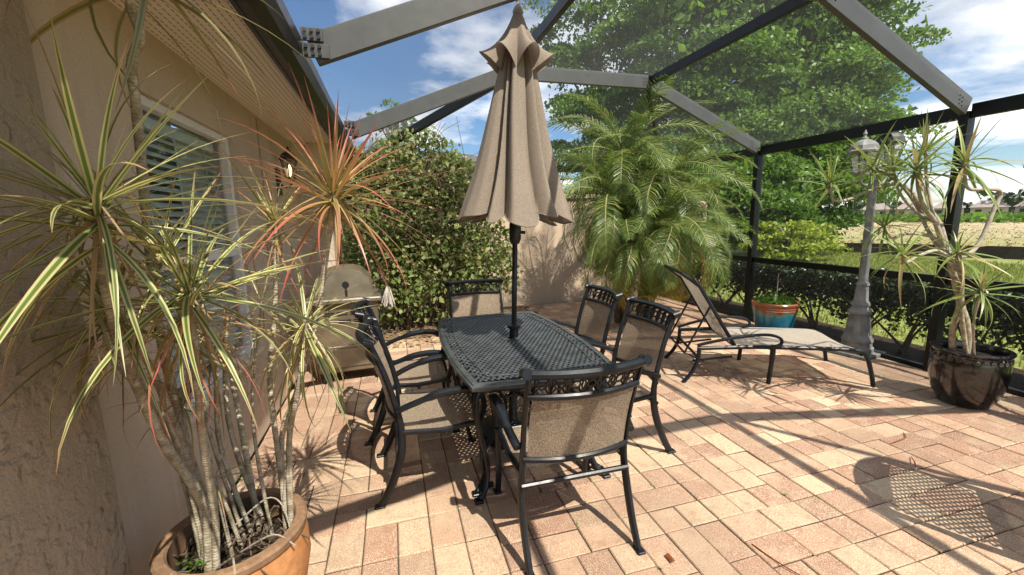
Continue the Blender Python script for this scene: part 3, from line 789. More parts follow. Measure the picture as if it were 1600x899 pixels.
# ================================================================== FURNITURE
# --- dining chair (local: faces +y, origin on the floor under the seat)
def chair_proto():
    o = empty('dining_chair')
    hw = .275
    up = [(-.345, 0), (-.275, .13), (-.215, .30), (-.205, .44), (-.225, .58), (-.275, .78), (-.345, .965)]
    for s in (-1, 1):
        b = MB(); pts = spline([(s * (hw - .012 if z > .4 else hw), y, z) for y, z in up], 5)
        b.tube(pts, [.021 + .004 * math.sin(i / len(pts) * 6) for i in range(len(pts))], 8, flat=.72); lg = b.build('back_upright', M['iron'], o, True)
        b = MB(); b.cbox((s * hw, -.348, .007), (.042, .06, .014), .004); b.build('foot_pad', M['iron'], lg)
        b = MB(); b.tube(spline([(s * hw, .235, .43), (s * hw, .245, .28), (s * hw, .255, .12), (s * hw, .285, .0)], 5), .018, 8, flat=.8); lg = b.build('front_leg', M['iron'], o, True)
        b = MB(); b.cbox((s * hw, .287, .007), (.042, .055, .014), .004); b.build('foot_pad', M['iron'], lg)
        b = MB(); apts = spline([(s * (hw + .012), -.222, .565), (s * (hw + .028), -.12, .605), (s * (hw + .03), .03, .645), (s * (hw + .026), .17, .645), (s * (hw + .02), .25, .605), (s * (hw + .008), .268, .53), (s * hw, .245, .435)], 5)
        b.tube(apts, [.017] * 8 + [.022] * 12 + [.018] * (len(apts) - 20), 8, flat=1.25); b.build('armrest', M['iron'], o, True)
        b = MB(); b.tube([(s * (hw - .01), -.205, .425), (s * (hw - .005), .02, .405), (s * (hw - .005), .24, .425)], .017, 6); b.build('seat_rail', M['iron'], o, True)
    def bow(x): return -.06 * (1 - (x / hw) ** 2)
    def rail(name, y, z, r_, x1=hw - .012, flat=1.0, n=10):
        b = MB(); b.tube([(x, y + bow(x), z) for x in lerpr(-x1, x1, n + 1)], r_, 8, flat=flat); return b.build(name, M['iron'], o, True)
    # top rail with rolled ends
    t = rail('top_rail', -.342, .958, .021, hw, 1.15)
    for s in (-1, 1):
        b = MB(); b.tube([(s * (hw + .004), -.368, .968), (s * (hw + .004), -.315, .955)], .0235, 10); b.build('scroll_end', M['iron'], t, True)
    rail('upper_back_rail', -.305, .845, .015); rail('lower_back_rail', -.218, .505, .015)
    # fretwork band
    b = MB()
    n = 7; w = 2 * (hw - .03) / n
    for k in range(n):
        xc = -(hw - .03) + w * (k + .5)
        def P(dx, dz):
            z = .902 + dz; return (xc + dx, -.322 - (z - .902) * .4 + bow(xc + dx), z)
        r_ = .019
        b.tube([P(r_ * math.cos(a), r_ * math.sin(a)) for a in [i * math.pi / 5 for i in range(10)]], .0048, 4, closed=True)
        for sx in (-1, 1):
            for sz in (-1, 1):
                b.tube([P(sx * r_ * .7, sz * r_ * .7), P(sx * w * .34, sz * .034), P(sx * w * .5, sz * .043)], .0048, 4)
        b.tube([P(w * .5, -.045), P(w * .38, 0), P(w * .5, .045)], .0045, 4)
        b.tube([P(-w * .5, -.045), P(-w * .38, 0), P(-w * .5, .045)], .0045, 4)
    b.build('fretwork', M['iron'], o)
    # slings
    b = MB()
    def bk(u, v):
        z = .515 + (.835 - .515) * v; y = -.218 - .087 * v; x = (-1 + 2 * u) * (hw - .030)
        return Vector((x, y + bow(x) + .012 * math.sin(math.pi * v), z))
    def shell(fn, nu, nv, th):
        g = MB(); g.grid(fn, nu, nv); return g
    shell(bk, 12, 6, 0).build('back_sling', M['sling'], o, 'all')
    def st(u, v):
        x = (-1 + 2 * u) * (hw - .015); y = -.20 + .46 * v
        return Vector((x, y, .438 - .028 * math.sin(math.pi * min(1, v * 1.05)) * (1 - .3 * (2 * u - 1) ** 2) - (.03 * (v - .88) / .12 if v > .88 else 0)))
    shell(st, 8, 12, 0).build('seat_sling', M['sling'], o, 'all')
    b = MB(); b.tube([(-hw, .252, .405), (hw, .252, .405)], .017, 8); b.build('front_rail', M['iron'], o, True)
    b = MB(); b.tube([(-hw, -.225, .37), (hw, -.225, .37)], .014, 8); b.build('rear_stretcher', M['iron'], o, True)
    b = MB(); b.tube([(-hw, .03, .385), (hw, .03, .385)], .012, 6); b.build('under_brace', M['iron'], o, True)
    return o
CH = chair_proto()
chairs = [(.78, 1.93, 0, 'dark metal sling dining chair at the near end, its back to the camera'),
          (.78, 3.89, 180, 'sling dining chair at the far end of the table, facing the camera'),
          (.185, 2.565, -90, 'nearer of the two sling dining chairs on the house side of the table'),
          (.10, 3.30, -90, 'farther of the two sling dining chairs on the house side, by the grill'),
          (1.39, 2.55, 90, 'nearer of the two sling dining chairs on the lounger side of the table'),
          (1.39, 3.27, 90, 'farther of the two sling dining chairs on the lounger side, before the palm')]
for i, (x, y, a, lab) in enumerate(chairs):
    c = CH if i == 0 else copy_tree(CH)
    c.location = (x, y, 0); c.rotation_euler = (0, 0, R(a + random.uniform(-1.5, 1.5)))
    tag(c, lab, 'chair', 'six matching sling dining chairs round the table')

# --- dining table
TX, TY = .785, 2.865
def table():
    o = tag(empty('dining_table', (TX, TY, 0)), 'black cast metal dining table with a pierced woven pattern top', 'table')
    HW, BL, HL, BE = .435, .06, .80, .035
    def outline(inset, n=14):
        pts = []
        def side(x): pass
        a = HW - inset * .9; l = HL - inset
        for i in range(n):  # near edge left->right
            t = -1 + 2 * i / n; pts.append((t * a, -l - BE * (1 - t * t)))
        for i in range(n):
            t = -1 + 2 * i / n; pts.append((a + BL * (1 - t * t), t * l))
        for i in range(n):
            t = 1 - 2 * i / n; pts.append((t * a, l + BE * (1 - t * t)))
        for i in range(n):
            t = 1 - 2 * i / n; pts.append((-a - BL * (1 - t * t), t * l))
        return pts
    zt = .742
    # moulded rim: rings of (inset, z)
    b = MB(); prof = [(.050, zt - .022), (.020, zt - .040), (.004, zt - .036), (0, zt - .026), (.003, zt - .014), (.012, zt - .010), (.015, zt - .003), (.024, zt), (.040, zt), (.048, zt - .004), (.050, zt - .022)]
    rings = [outline(i) for i, z in prof]; n = len(rings[0])
    vs = [(x, y, prof[k][1]) for k, rg in enumerate(rings) for x, y in rg]; fs = []
    for k in range(len(prof) - 1):
        for i in range(n):
            j = (i + 1) % n; fs.append((k * n + i, k * n + j, (k + 1) * n + j, (k + 1) * n + i))
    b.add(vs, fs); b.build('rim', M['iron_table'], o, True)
    def wid(y):  # half inner width at y
        t = max(-1, min(1, y / (HL - .046))); return HW - .041 + BL * (1 - t * t)
    def hl(x):
        t = max(-1, min(1, x / (HW - .041))); return HL - .046 + BE * (1 - t * t)
    def inside(x, y, pad=0.0):
        return abs(x) < wid(y) - pad and abs(y) < hl(x) - pad
    # pierced top made of plates with holes, clipped at the rim
    def plate(b, x0, x1, y0, y1, hx, hy, dome=.0025):
        xc, yc = (x0 + x1) / 2, (y0 + y1) / 2; zz = zt - .006
        o8 = [(x0, y0), (xc, y0), (x1, y0), (x1, yc), (x1, y1), (xc, y1), (x0, y1), (x0, yc)]
        k = .62
        i8 = [(xc - hx * k, yc - hy * k), (xc, yc - hy), (xc + hx * k, yc - hy * k), (xc + hx, yc), (xc + hx * k, yc + hy * k), (xc, yc + hy), (xc - hx * k, yc + hy * k), (xc - hx, yc)]
        vs = [(x, y, zz + (dome if q % 2 else -dome)) for q, (x, y) in enumerate(o8)] + [(x, y, zz - .001) for x, y in i8] + [(x, y, zz - .011) for x, y in i8] + [(x, y, zz - .009) for x, y in o8]
        fs = []
        for q in range(8):
            r_ = (q + 1) % 8
            fs += [(q, r_, 8 + r_, 8 + q), (8 + q, 8 + r_, 16 + r_, 16 + q), (16 + q, 16 + r_, 24 + r_, 24 + q)]
        b.add(vs, fs)
    band = .075
    c = .0345
    fieldb = MB(); bandb = MB(); fill = MB()
    ny = int((HL + BE) / c) + 1; nx = int((HW + BL) / c) + 1
    for j in range(-ny, ny + 1):
        for i in range(-nx, nx + 1):
            off = .5 * c if j % 2 else 0
            xc, yc = i * c + off, j * c * .84
            if not inside(xc, yc, .012): continue
            x0, x1, y0, y1 = xc - c / 2, xc + c / 2, yc - c * .42, yc + c * .42
            if math.hypot(xc, yc) < .052: continue
            if inside(xc, yc, band): plate(fieldb, x0, x1, y0, y1, .0098, .0088)
            elif inside(xc, yc, .022): plate(bandb, x0, x1, y0, y1, .0115 if (i + j) % 3 else .006, .0078 if (i + 2 * j) % 3 else .0105, .0035)
            else: fill.box((xc, yc, zt - .0115), (c, c * .84, .007))
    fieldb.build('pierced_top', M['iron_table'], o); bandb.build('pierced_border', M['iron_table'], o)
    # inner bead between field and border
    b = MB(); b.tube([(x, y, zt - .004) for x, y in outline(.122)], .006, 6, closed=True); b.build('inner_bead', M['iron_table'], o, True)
    tag(fill.build('edge_web', M['iron_table'], o), kind='stuff')
    b = MB(); b.lathe([(.024, zt - .02), (.024, zt), (.060, zt), (.066, zt - .004), (.066, zt - .02)], 24); b.build('umbrella_ring', M['iron_table'], o, True)
    # apron
    b = MB(); b.tube([(x, y, zt - .055) for x, y in outline(.06)], .016, 6, closed=True); b.build('apron', M['iron'], o, True)
    for sx in (-1, 1):
        for sy in (-1, 1):
            lg = None
            for q in (0, 1):
                b = MB(); ox, oy = (.0, .07) if q else (.0, 0)
                x, y = sx * .36, sy * (.66 - oy)
                pts = spline([(x, y, zt - .05), (x + sx * .035, y + sy * .03, .58), (x + sx * .01, y + sy * .01, .38), (x - sx * .03, y - sy * .03, .18), (x - sx * .01, y, .06), (x + sx * .035, y + sy * .035, .012)], 5)
                b.tube(pts, [.021 - .007 * math.sin(math.pi * i / len(pts)) for i in range(len(pts))], 8); pt = b.build('leg', M['iron'], o, True)
                b = MB(); b.cbox((x + sx * .042, y + sy * .042, .008), (.05, .05, .016), .005); b.build('foot', M['iron'], pt)
    b = MB()
    for s in (-1, 1): b.tube(spline([(s * .34, -.6, .26), (s * .10, -.2, .30), (s * .10, .2, .30), (s * .34, .6, .26)], 6), .014, 6)
    b.tube([(-.10, 0, .30), (.10, 0, .30)], .014, 6)
    b.build('stretcher', M['iron'], o, True)
table()

# --- closed umbrella
def umbrella():
    o = tag(empty('patio_umbrella', (TX + .005, TY + .02, 0)), 'closed brown canvas market umbrella standing through the table', 'umbrella')
    o.rotation_euler = (0, R(2.0), R(4))
    b = MB(); b.lathe([(.019, .02), (.019, 2.72)], 16, cap0=True, cap1=True); b.build('pole', M['iron'], o, True)
    b = MB(); b.lathe([(.27, 0.0), (.27, .02), (.25, .045), (.10, .065), (.05, .09), (.035, .12), (.032, .32), (.028, .33)], 28, cap0=True); b.build('base', M['iron'], o, True)
    b = MB(); b.lathe([(.034, .715), (.034, .785), (.03, .80), (.02, .80)], 16); b.lathe([(.034, .80), (.05, .81), (.05, .83), (.021, .84)], 16); b.build('collar', M['iron'], o, True)
    b = MB(); b.lathe([(.03, 1.42), (.042, 1.45), (.042, 1.56), (.03, 1.58)], 16); b.tube([(.03, 0, 1.5), (.07, -.02, 1.5)], .012, 8); b.build('crank_housing', M['black'], o, True)
    NL, N = 8, 240
    sr = random.Random(77); SEAMS = [(2 * math.pi * (k + sr.uniform(-.3, .3)) / 9, sr.uniform(.45, .92), sr.uniform(.10, .17)) for k in range(9)]
    def prof(z):  # 0 at hem .. 1 top
        return z
    zs = np.linspace(0, 1, 34)
    def canopy_ring(t):
        # t from hem 0 to top 1
        zc = 1.60 + (2.70 - 1.60) * t
        rout = .405 * (1 - t) ** 1.0 + .105 * t - .05 * math.sin(math.pi * t) * (1 - t)
        ring = []
        for i in range(N):
            a = 2 * math.pi * i / N
            ph = a * NL / 2 / math.pi
            k = int(math.floor(ph)) % NL
            f = ph - math.floor(ph)
            # narrow deep creases at uneven angles, soft bulges between
            val = 0.0; lobe = 1.0
            for sa, dp, wv in SEAMS:
                da = (a - sa - .10 * math.sin(3 * t + sa * 2) + math.pi) % (2 * math.pi) - math.pi
                g_ = math.exp(-abs(da) / (wv * (1 + .5 * t)))
                val = max(val, dp * g_ * (.55 + .45 * t)); lobe = min(lobe, 1 - g_)
                # one lip of each crease stands proud
                dl = da - wv * 1.9
                val -= .10 * dp * math.exp(-(dl / (wv * 1.1)) ** 2)
            fine = .014 * math.sin(a * 9 + 2.2 * t) + .008 * math.sin(a * 23 + 4 * t + 1)
            r_ = rout * (1 - val + fine)
            drop = 0
            if t < .12: drop = -(1 - t / .12) * (.07 * lobe - .035 + .022 * math.sin(a * 3 + 1) + .012 * math.sin(a * 7))
            ring.append((r_ * math.cos(a), r_ * math.sin(a) * .92, zc + drop))
        return ring
    rings = [canopy_ring(t) for t in zs]
    b = MB(); vs = [p for rg in rings for p in rg]; fs = []
    for k in range(len(rings) - 1):
        for i in range(N):
            j = (i + 1) % N; fs.append((k * N + i, k * N + j, (k + 1) * N + j, (k + 1) * N + i))
    b.add(vs, fs); cn = b.build('canopy', M['canopy'], o, 'all')
    # hem welt
    b = MB(); b.tube([rings[0][i] for i in range(0, N, 2)], .005, 5, closed=True); b.build('hem', M['canopy'], cn, True)
    # vent flaps: flared skirt
    zs2 = np.linspace(0, 1, 16); N2 = 128; rg2 = []
    for t in zs2:
        ring = []
        for i in range(N2):
            a = 2 * math.pi * i / N2 + .35; ph = a * 4 / math.pi / 2 * 2
            w = abs(math.sin(a * 3.5 + .4 + .25 * math.sin(a * 2))) ** 1.2
            base = .035 + .085 * t ** .8
            r_ = base * .92 + t ** 1.7 * (.005 + .135 * w) + .007 * math.sin(a * 15) * t
            z = 2.915 - .335 * t ** .95 + t ** 3 * (.085 * w - .035 * (1 - w)) + .0 * ph
            ring.append((r_ * math.cos(a), r_ * math.sin(a), z))
        rg2.append(ring)
    b = MB(); vs = [p for rg in rg2 for p in rg]; fs = []
    for k in range(len(rg2) - 1):
        for i in range(N2):
            j = (i + 1) % N2; fs.append((k * N2 + i, k * N2 + j, (k + 1) * N2 + j, (k + 1) * N2 + i))
    b.add(vs, fs); b.build('vent_flap', M['canopy'], o, 'all')
    b = MB(); b.lathe([(q_, w_ - .035 + .25 * max(0, w_ - 2.9)) for q_, w_ in [(.04, 2.885), (.042, 2.905), (.025, 2.915), (.02, 2.925), (.032, 2.94), (.036, 2.955), (.026, 2.975), (.012, 2.99), (.010, 3.0), (.014, 3.01), (.002, 3.03)]], 18); b.build('finial', M['finial'], o, True)
    for k in range(8):
        a = 2 * math.pi * (k + .5) / 8
        b = MB(); b.tube([(.03 * math.cos(a), .03 * math.sin(a), 2.66), (.20 * math.cos(a), .20 * math.sin(a), 1.62)], .009, 6); b.build('rib', M['iron'], o)
umbrella()

# --- chaise longue
def chaise():
    ang = math.atan2(2.612 - 3.255, 4.127 - 2.576)
    o = tag(empty('chaise_longue', (2.62, 3.30, 0), ang), 'sling chaise longue with raised back beside the turquoise pot', 'lounge chair')
    # local +x toward the feet, y 0..-: near side at y=0, far side y=.70
    wd = .68; zb = .355
    for yy, s in ((0, -1), (wd, 1)):
        b = MB(); b.tube(spline([(.13, yy, zb - .02), (.6, yy, zb), (1.2, yy, zb - .005), (1.50, yy, zb - .02), (1.60, yy, zb - .07), (1.65, yy + s * .01, .14), (1.68, yy + s * .015, 0)], 5), .019, 8); b.build('side_rail', M['iron'], o, True)
        b = MB(); b.tube(spline([(.14, yy, zb - .01), (.13, yy, .22), (.08, yy + s * .01, .10), (0.0, yy + s * .02, 0)], 5), .019, 8); b.build('head_leg', M['iron'], o, True)
        b = MB(); b.tube(spline([(.80, yy, zb + .02), (.795, yy, .2), (.78, yy, 0)], 4), [.024] * 4 + [.02] * 5, 8); b.build('middle_leg', M['iron'], o, True)
        b = MB(); b.tube(spline([(.12, yy, zb + .01), (.30, yy + s * .02, zb + .065), (.55, yy + s * .03, zb + .115), (.74, yy + s * .02, zb + .125), (.85, yy + s * .01, zb + .09), (.865, yy, zb + .035), (.80, yy, zb + .005)], 5), .014, 8, flat=1.2); b.build('armrest', M['iron'], o, True)
    for x, z in ((.14, .24), (.80, zb - .03), (1.56, zb - .06)):
        b = MB(); b.tube([(x, 0, z), (x, wd, z)], .014, 8); b.build('cross_tube', M['iron'], o, True)
    b = MB(); b.grid(lambda u, v: Vector((.50 + 1.09 * u, .02 + (wd - .04) * v, zb + .012 - .02 * math.sin(math.pi * v) - .012 * math.sin(math.pi * u) - (.05 * (u - .9) / .1 if u > .9 else 0))), 14, 8); b.build('bed_sling', M['sling_chaise'], o, 'all')
    # backrest
    h = Vector((.47, 0, zb + .0)); top = Vector((.05, 0, zb + .70)); d = (top - h)
    def bp(t, y, off=0.0):
        c = h + d * t; n_ = Vector((d.z, 0, -d.x)).normalized()
        bend = -.035 * math.sin(math.pi * t) + (-.10 * (t - .86) / .14 if t > .86 else 0)
        return Vector((c.x, y, c.z)) + n_ * (bend * .0 + off) + Vector((bend if t > .86 else 0, 0, 0))
    br = MB()
    for yy in (.03, wd - .03): br.tube([bp(t, yy) for t in lerpr(0, 1, 12)], .018, 8)
    fr_ = br.build('back_frame', M['iron'], o, True)
    b = MB(); b.tube([bp(1, y) for y in lerpr(.03, wd - .03, 6)], .016, 8); b.build('head_tube', M['iron'], fr_, True)
    b = MB(); b.tube([bp(0, .03), bp(0, wd - .03)], .014, 8); b.build('hinge_tube', M['iron'], fr_, True)
    b = MB(); b.grid(lambda u, v: bp(.02 + .97 * u, .035 + (wd - .07) * v, -.012 * math.sin(math.pi * v)), 14, 6); b.build('back_sling', M['sling_chaise'], o, 'all')
    # adjusting strut
    for yy in (.05, wd - .05):
        b = MB(); b.tube([bp(.55, yy), (.02, yy, zb - .08), (.20, yy, zb - .16)], .011, 6)
        b.tube([(.10, yy, zb - .16), (.46, yy, zb - .11)], .011, 6)
        b.build('recline_strut', M['iron'], o, True)
    b = MB(); b.tube([(.02, .05, zb - .08), (.02, wd - .05, zb - .08)], .011, 6); b.build('strut_bar', M['iron'], o, True)
chaise()

# --- mesh backed lounge chair: stands outside the right edge, its shadow lies on the pavers
def mesh_chair(name, loc, rz, label):
    o = tag(empty(name, loc, rz), label, 'chair', 'mesh backed lounge chairs at the right edge')
    # faces +y; back at y=0
    hw = .30
    b = MB(); fp = [(-hw, .02, .40)] + [(-hw, -.04 - .10 * t, .40 + .42 * t) for t in (.3, .7, 1)] + [(hw * math.cos(a) * -1, -.14 - .03 * math.sin(a), .82 + .17 * math.sin(a)) for a in lerpr(.2, math.pi - .2, 9)] + [(hw, -.04 - .10 * t, .40 + .42 * t) for t in (1, .7, .3)] + [(hw, .02, .40)]
    b.tube(fp, .028, 8); b.build('back_frame', M['iron'], o, True)
    b = MB(); b.tube([(-.22, -.152, .875), (0, -.160, .895), (.22, -.152, .875)], .06, 8, flat=.3); b.tube([(-.25, -.147, .845), (0, -.155, .86), (.25, -.147, .845)], .03, 8); b.build('headrest', M['iron'], o, True)
    b = MB(); b.tube([(-hw, .01, .43), (hw, .01, .43)], .035, 8); b.build('lower_rail', M['iron'], o, True)
    b = MB(); n = 15
    for k in range(-n, n + 1):
        for sgn in (1, -1):
            x0 = k * .040; pts = []
            for t in (0, 1):
                x = x0 + sgn * .21 * (t - .5) * 2
                pts.append((x, t))
            (xa, ta), (xb, tb) = pts
            # clip to |x|<.27
            def at(x): return ta + (tb - ta) * (x - xa) / (xb - xa)
            lo, hi = max(min(xa, xb), -.265), min(max(xa, xb), .265)
            if hi - lo < .01: continue
            A = (lo, at(lo)); B = (hi, at(hi))
            q = [(x, -.02 - .12 * t, .44 + .41 * t) for x, t in (A, B)]
            b.tube(q, .0062, 4, cap=False)
    b.build('back_mesh', M['iron'], o)
    b = MB(); b.grid(lambda u, v: Vector(((-1 + 2 * u) * .29, .02 + .5 * v, .42 - .03 * math.sin(math.pi * v))), 8, 8); b.build('seat', M['sling'], o, 'all')
    for s in (-1, 1):
        b = MB(); b.tube(spline([(s * hw, -.08, .58), (s * (hw + .03), .12, .63), (s * (hw + .03), .38, .62), (s * hw, .48, .52), (s * hw, .47, .25), (s * hw, .52, 0)], 5), .02, 8); b.build('arm_leg', M['iron'], o, True)
        b = MB(); b.tube(spline([(s * hw, .02, .42), (s * hw, -.02, .2), (s * hw, -.12, 0)], 5), .02, 8); b.build('rear_leg', M['iron'], o, True)
        b = MB(); b.tube([(s * hw, .0, .41), (s * hw, .48, .41)], .018, 8); b.build('seat_rail', M['iron'], o, True)
    return o
mesh_chair('lounge_chair', (3.03, .93, 0), math.atan2(-.81, .59) - math.pi / 2, 'mesh backed lounge chair just outside the frame casting the lattice shadow on pavers')
mesh_chair('lounge_chair', (5.02, 1.30, 0), R(-35), 'lounge chair at the right edge behind the black pot, only its arm in view')

# ================================================================== GRILL
def grill():
    o = tag(empty('gas_grill', (-.49, 4.62, 0), R(3)), 'weathered stainless gas grill against the house wall', 'grill')
    w, dp = .60, .50
    b = MB(); b.cbox((0, 0, .46), (w, dp, .70), .01); cab = b.build('cabinet', M['grillbody'], o)
    for zz, n, x0, wd in ((.72, 4, -.16, .11), (.64, 2, -.02, .13), (.22, 3, -.13, .13)):
        for k in range(n):
            b = MB(); b.cbox((x0 + k * (wd + .012), -dp / 2 - .003, zz), (wd * .9, .006, .010), .001); b.build('vent_slot', M['black'], cab)
            b = MB(); b.cbox((x0 + k * (wd + .012), -dp / 2 - .003, zz - .022), (wd * .9, .006, .010), .001); b.build('vent_slot', M['black'], cab)
    b = MB(); b.cbox((0.01, -dp / 2 - .008, .37), (w * .92, .016, .02), .003); b.build('panel_seam', M['steel'], cab)
    b = MB(); b.cbox((0, -dp / 2 - .006, .26), (w * .96, .012, .19), .003); b.build('lower_panel', M['steel'], cab)
    b = MB(); b.cbox((-.03, -.02, .835), (w + .14, dp + .06, .045), .01); b.build('worktop', M['steel'], o)
    # hood with domed D profile and keyhole cutout
    prof = [(-.27, .86), (-.27, .98), (-.235, 1.06), (-.16, 1.125), (-.06, 1.15), (.08, 1.15), (.17, 1.12), (.24, 1.04), (.27, .96), (.27, .86)]
    b = MB(); b.prism([(x, -.19, z) for x, z in prof], 0, (0, .40, 0)); hd = b.build('hood', M['grillbody'], o)
    b = MB(); b.prism([(x * .94, -.215, .86 + (z - .86) * .94) for x, z in prof], 0, (0, .024, 0)); b.build('hood_end_panel', M['steel'], hd)
    b = MB()
    key = [(.0, .865), (.0, .955)] + [(.012 + .034 * math.sin(g), .985 - .034 * math.cos(g)) for g in [(-.35 - i * (2 * math.pi - .7) / 12) for i in range(13)]] + [(.024, .955), (.024, .865)]
    b.prism([(x, -.2185, z) for x, z in key], 0, (0, .003, 0)); b.build('keyhole_opening', M['black'], hd)
    b = MB(); b.tube(spline([(.27, -.1, .98), (.34, -.12, 1.02), (.36, -.05, 1.0), (.38, .1, 1.02)], 4), .018, 8); b.build('lid_handle', M['palmtrunk'], hd, True)
    b = MB(); b.cbox((.38, 0, .82), (.14, .36, .03), .006); b.build('side_shelf', M['black'], o)
    for sx in (-1, 1):
        for sy in (-1, 1):
            b = MB(); b.tube([(sx * .25 - .012, sy * .2, .05), (sx * .25 + .012, sy * .2, .05)], .05, 14); b.build('caster', M['black'], o, True)
            b = MB(); b.box((sx * .25, sy * .2, .09), (.04, .04, .06)); b.build('caster_stem', M['iron'], o)
grill()
def mop():
    # white corded brush head hanging at the grill's right side
    o = tag(empty('grill_mop', (-.07, 4.42, .82)), 'white corded basting mop hanging off the grill side', 'mop')
    b = MB(); b.tube([(0, 0, .10), (-.06, .06, .30)], .010, 8); b.build('handle', M['palmtrunk'], o, True)
    b = MB()
    for k in range(60):
        a = random.uniform(0, 6.28); r_ = random.uniform(.0, .036); x, y = r_ * math.cos(a), r_ * math.sin(a)
        b.tube([(x * .3, y * .3, .12), (x, y, .06), (x * 1.5 + random.gauss(0, .01), y * 1.5, -.06 + random.gauss(0, .02))], .0055, 4)
    b.build('mop_head', M['rag'], o)
mop()

# ================================================================== POTS AND PLANTS
def strap_mesh(name, mat, droop, w=.035, nseg=9, fold=.25, droop_pow=1.6):
    # unit length leaf along +x, arching down by droop angle (radians over length)
    me = MB(); pts = []; x = z = 0.0; a = 0.0; uv = []
    for i in range(nseg + 1):
        t = i / nseg
        pts.append((x, z, a)); a = -droop * (t + 1 / nseg) ** droop_pow
        x += math.cos(a) / nseg; z += math.sin(a) / nseg
    vs = []
    for i, (x, z, a) in enumerate(pts):
        t = i / nseg
        wd = w * (.55 + .45 * min(1, t / .15)) * (1 - max(0, (t - .30) / .70) ** 1.4 * .96) / 2
        up = wd * fold * (1 - t * .5)
        vs += [(x - math.sin(a) * up, -wd, z + math.cos(a) * up), (x, 0, z), (x - math.sin(a) * up, wd, z + math.cos(a) * up)]
        uv += [(0, t), (.5, t), (1, t)]
    fs = []
    for i in range(nseg):
        for k in (0, 1): fs.append((i * 3 + k, i * 3 + k + 1, i * 3 + k + 4, i * 3 + k + 3))
    me.add(vs, fs); m = me.mesh(name, mat, 'all')
    ul = m.uv_layers.new(name='UVMap')
    for lp in m.loops: ul.data[lp.index].uv = uv[lp.vertex_index]
    return m
def leaf_set(mat, w): return [strap_mesh('leaf', M[mat], d, w) for d in (.12, .4, .75, 1.15, 1.6)]
def rosette(parent, c, n, L, meshes, axis=(0, 0, 1), spread=(.1, 1.9), seed=0, droopb=0.0, pinv=None, wid=1.0):
    rr = random.Random(seed); ax = Vector(axis).normalized()
    q = ax.to_track_quat('Z', 'Y').to_matrix()
    for k in range(n):
        az = k * 2.39996 + rr.uniform(-.25, .25)
        t = (k + .5) / n                      # inner (young, upright) to outer (old, drooping)
        pol = spread[0] + (spread[1] - spread[0]) * t ** .85 + rr.uniform(-.13, .13)
        d = q @ Vector((math.sin(pol) * math.cos(az), math.sin(pol) * math.sin(az), math.cos(pol)))
        side = d.cross(Vector((0, 0, 1)))
        if side.length < .05: side = Vector((1, 0, 0))
        side.normalize(); up = side.cross(d).normalized()
        m = Matrix((d, -side, up)).transposed().to_4x4()
        m = m @ Matrix.Rotation(rr.uniform(-.5, .5), 4, 'X')
        l = L * rr.uniform(.72, 1.12) * (.75 + .25 * min(1, t * 2.5))
        di = min(4, max(0, int(rr.gauss(.8 + 2.2 * t + droopb, .7))))
        o = mobj('leaf', meshes[di], parent)
        ms = m @ Matrix.Diagonal((l, l * wid, l, 1))
        ms.translation = Vector(c) - ax * rr.uniform(0, .05) * (1 + 2 * t) * L * 1.5
        o.matrix_basis = (pinv @ ms) if pinv is not None else ms

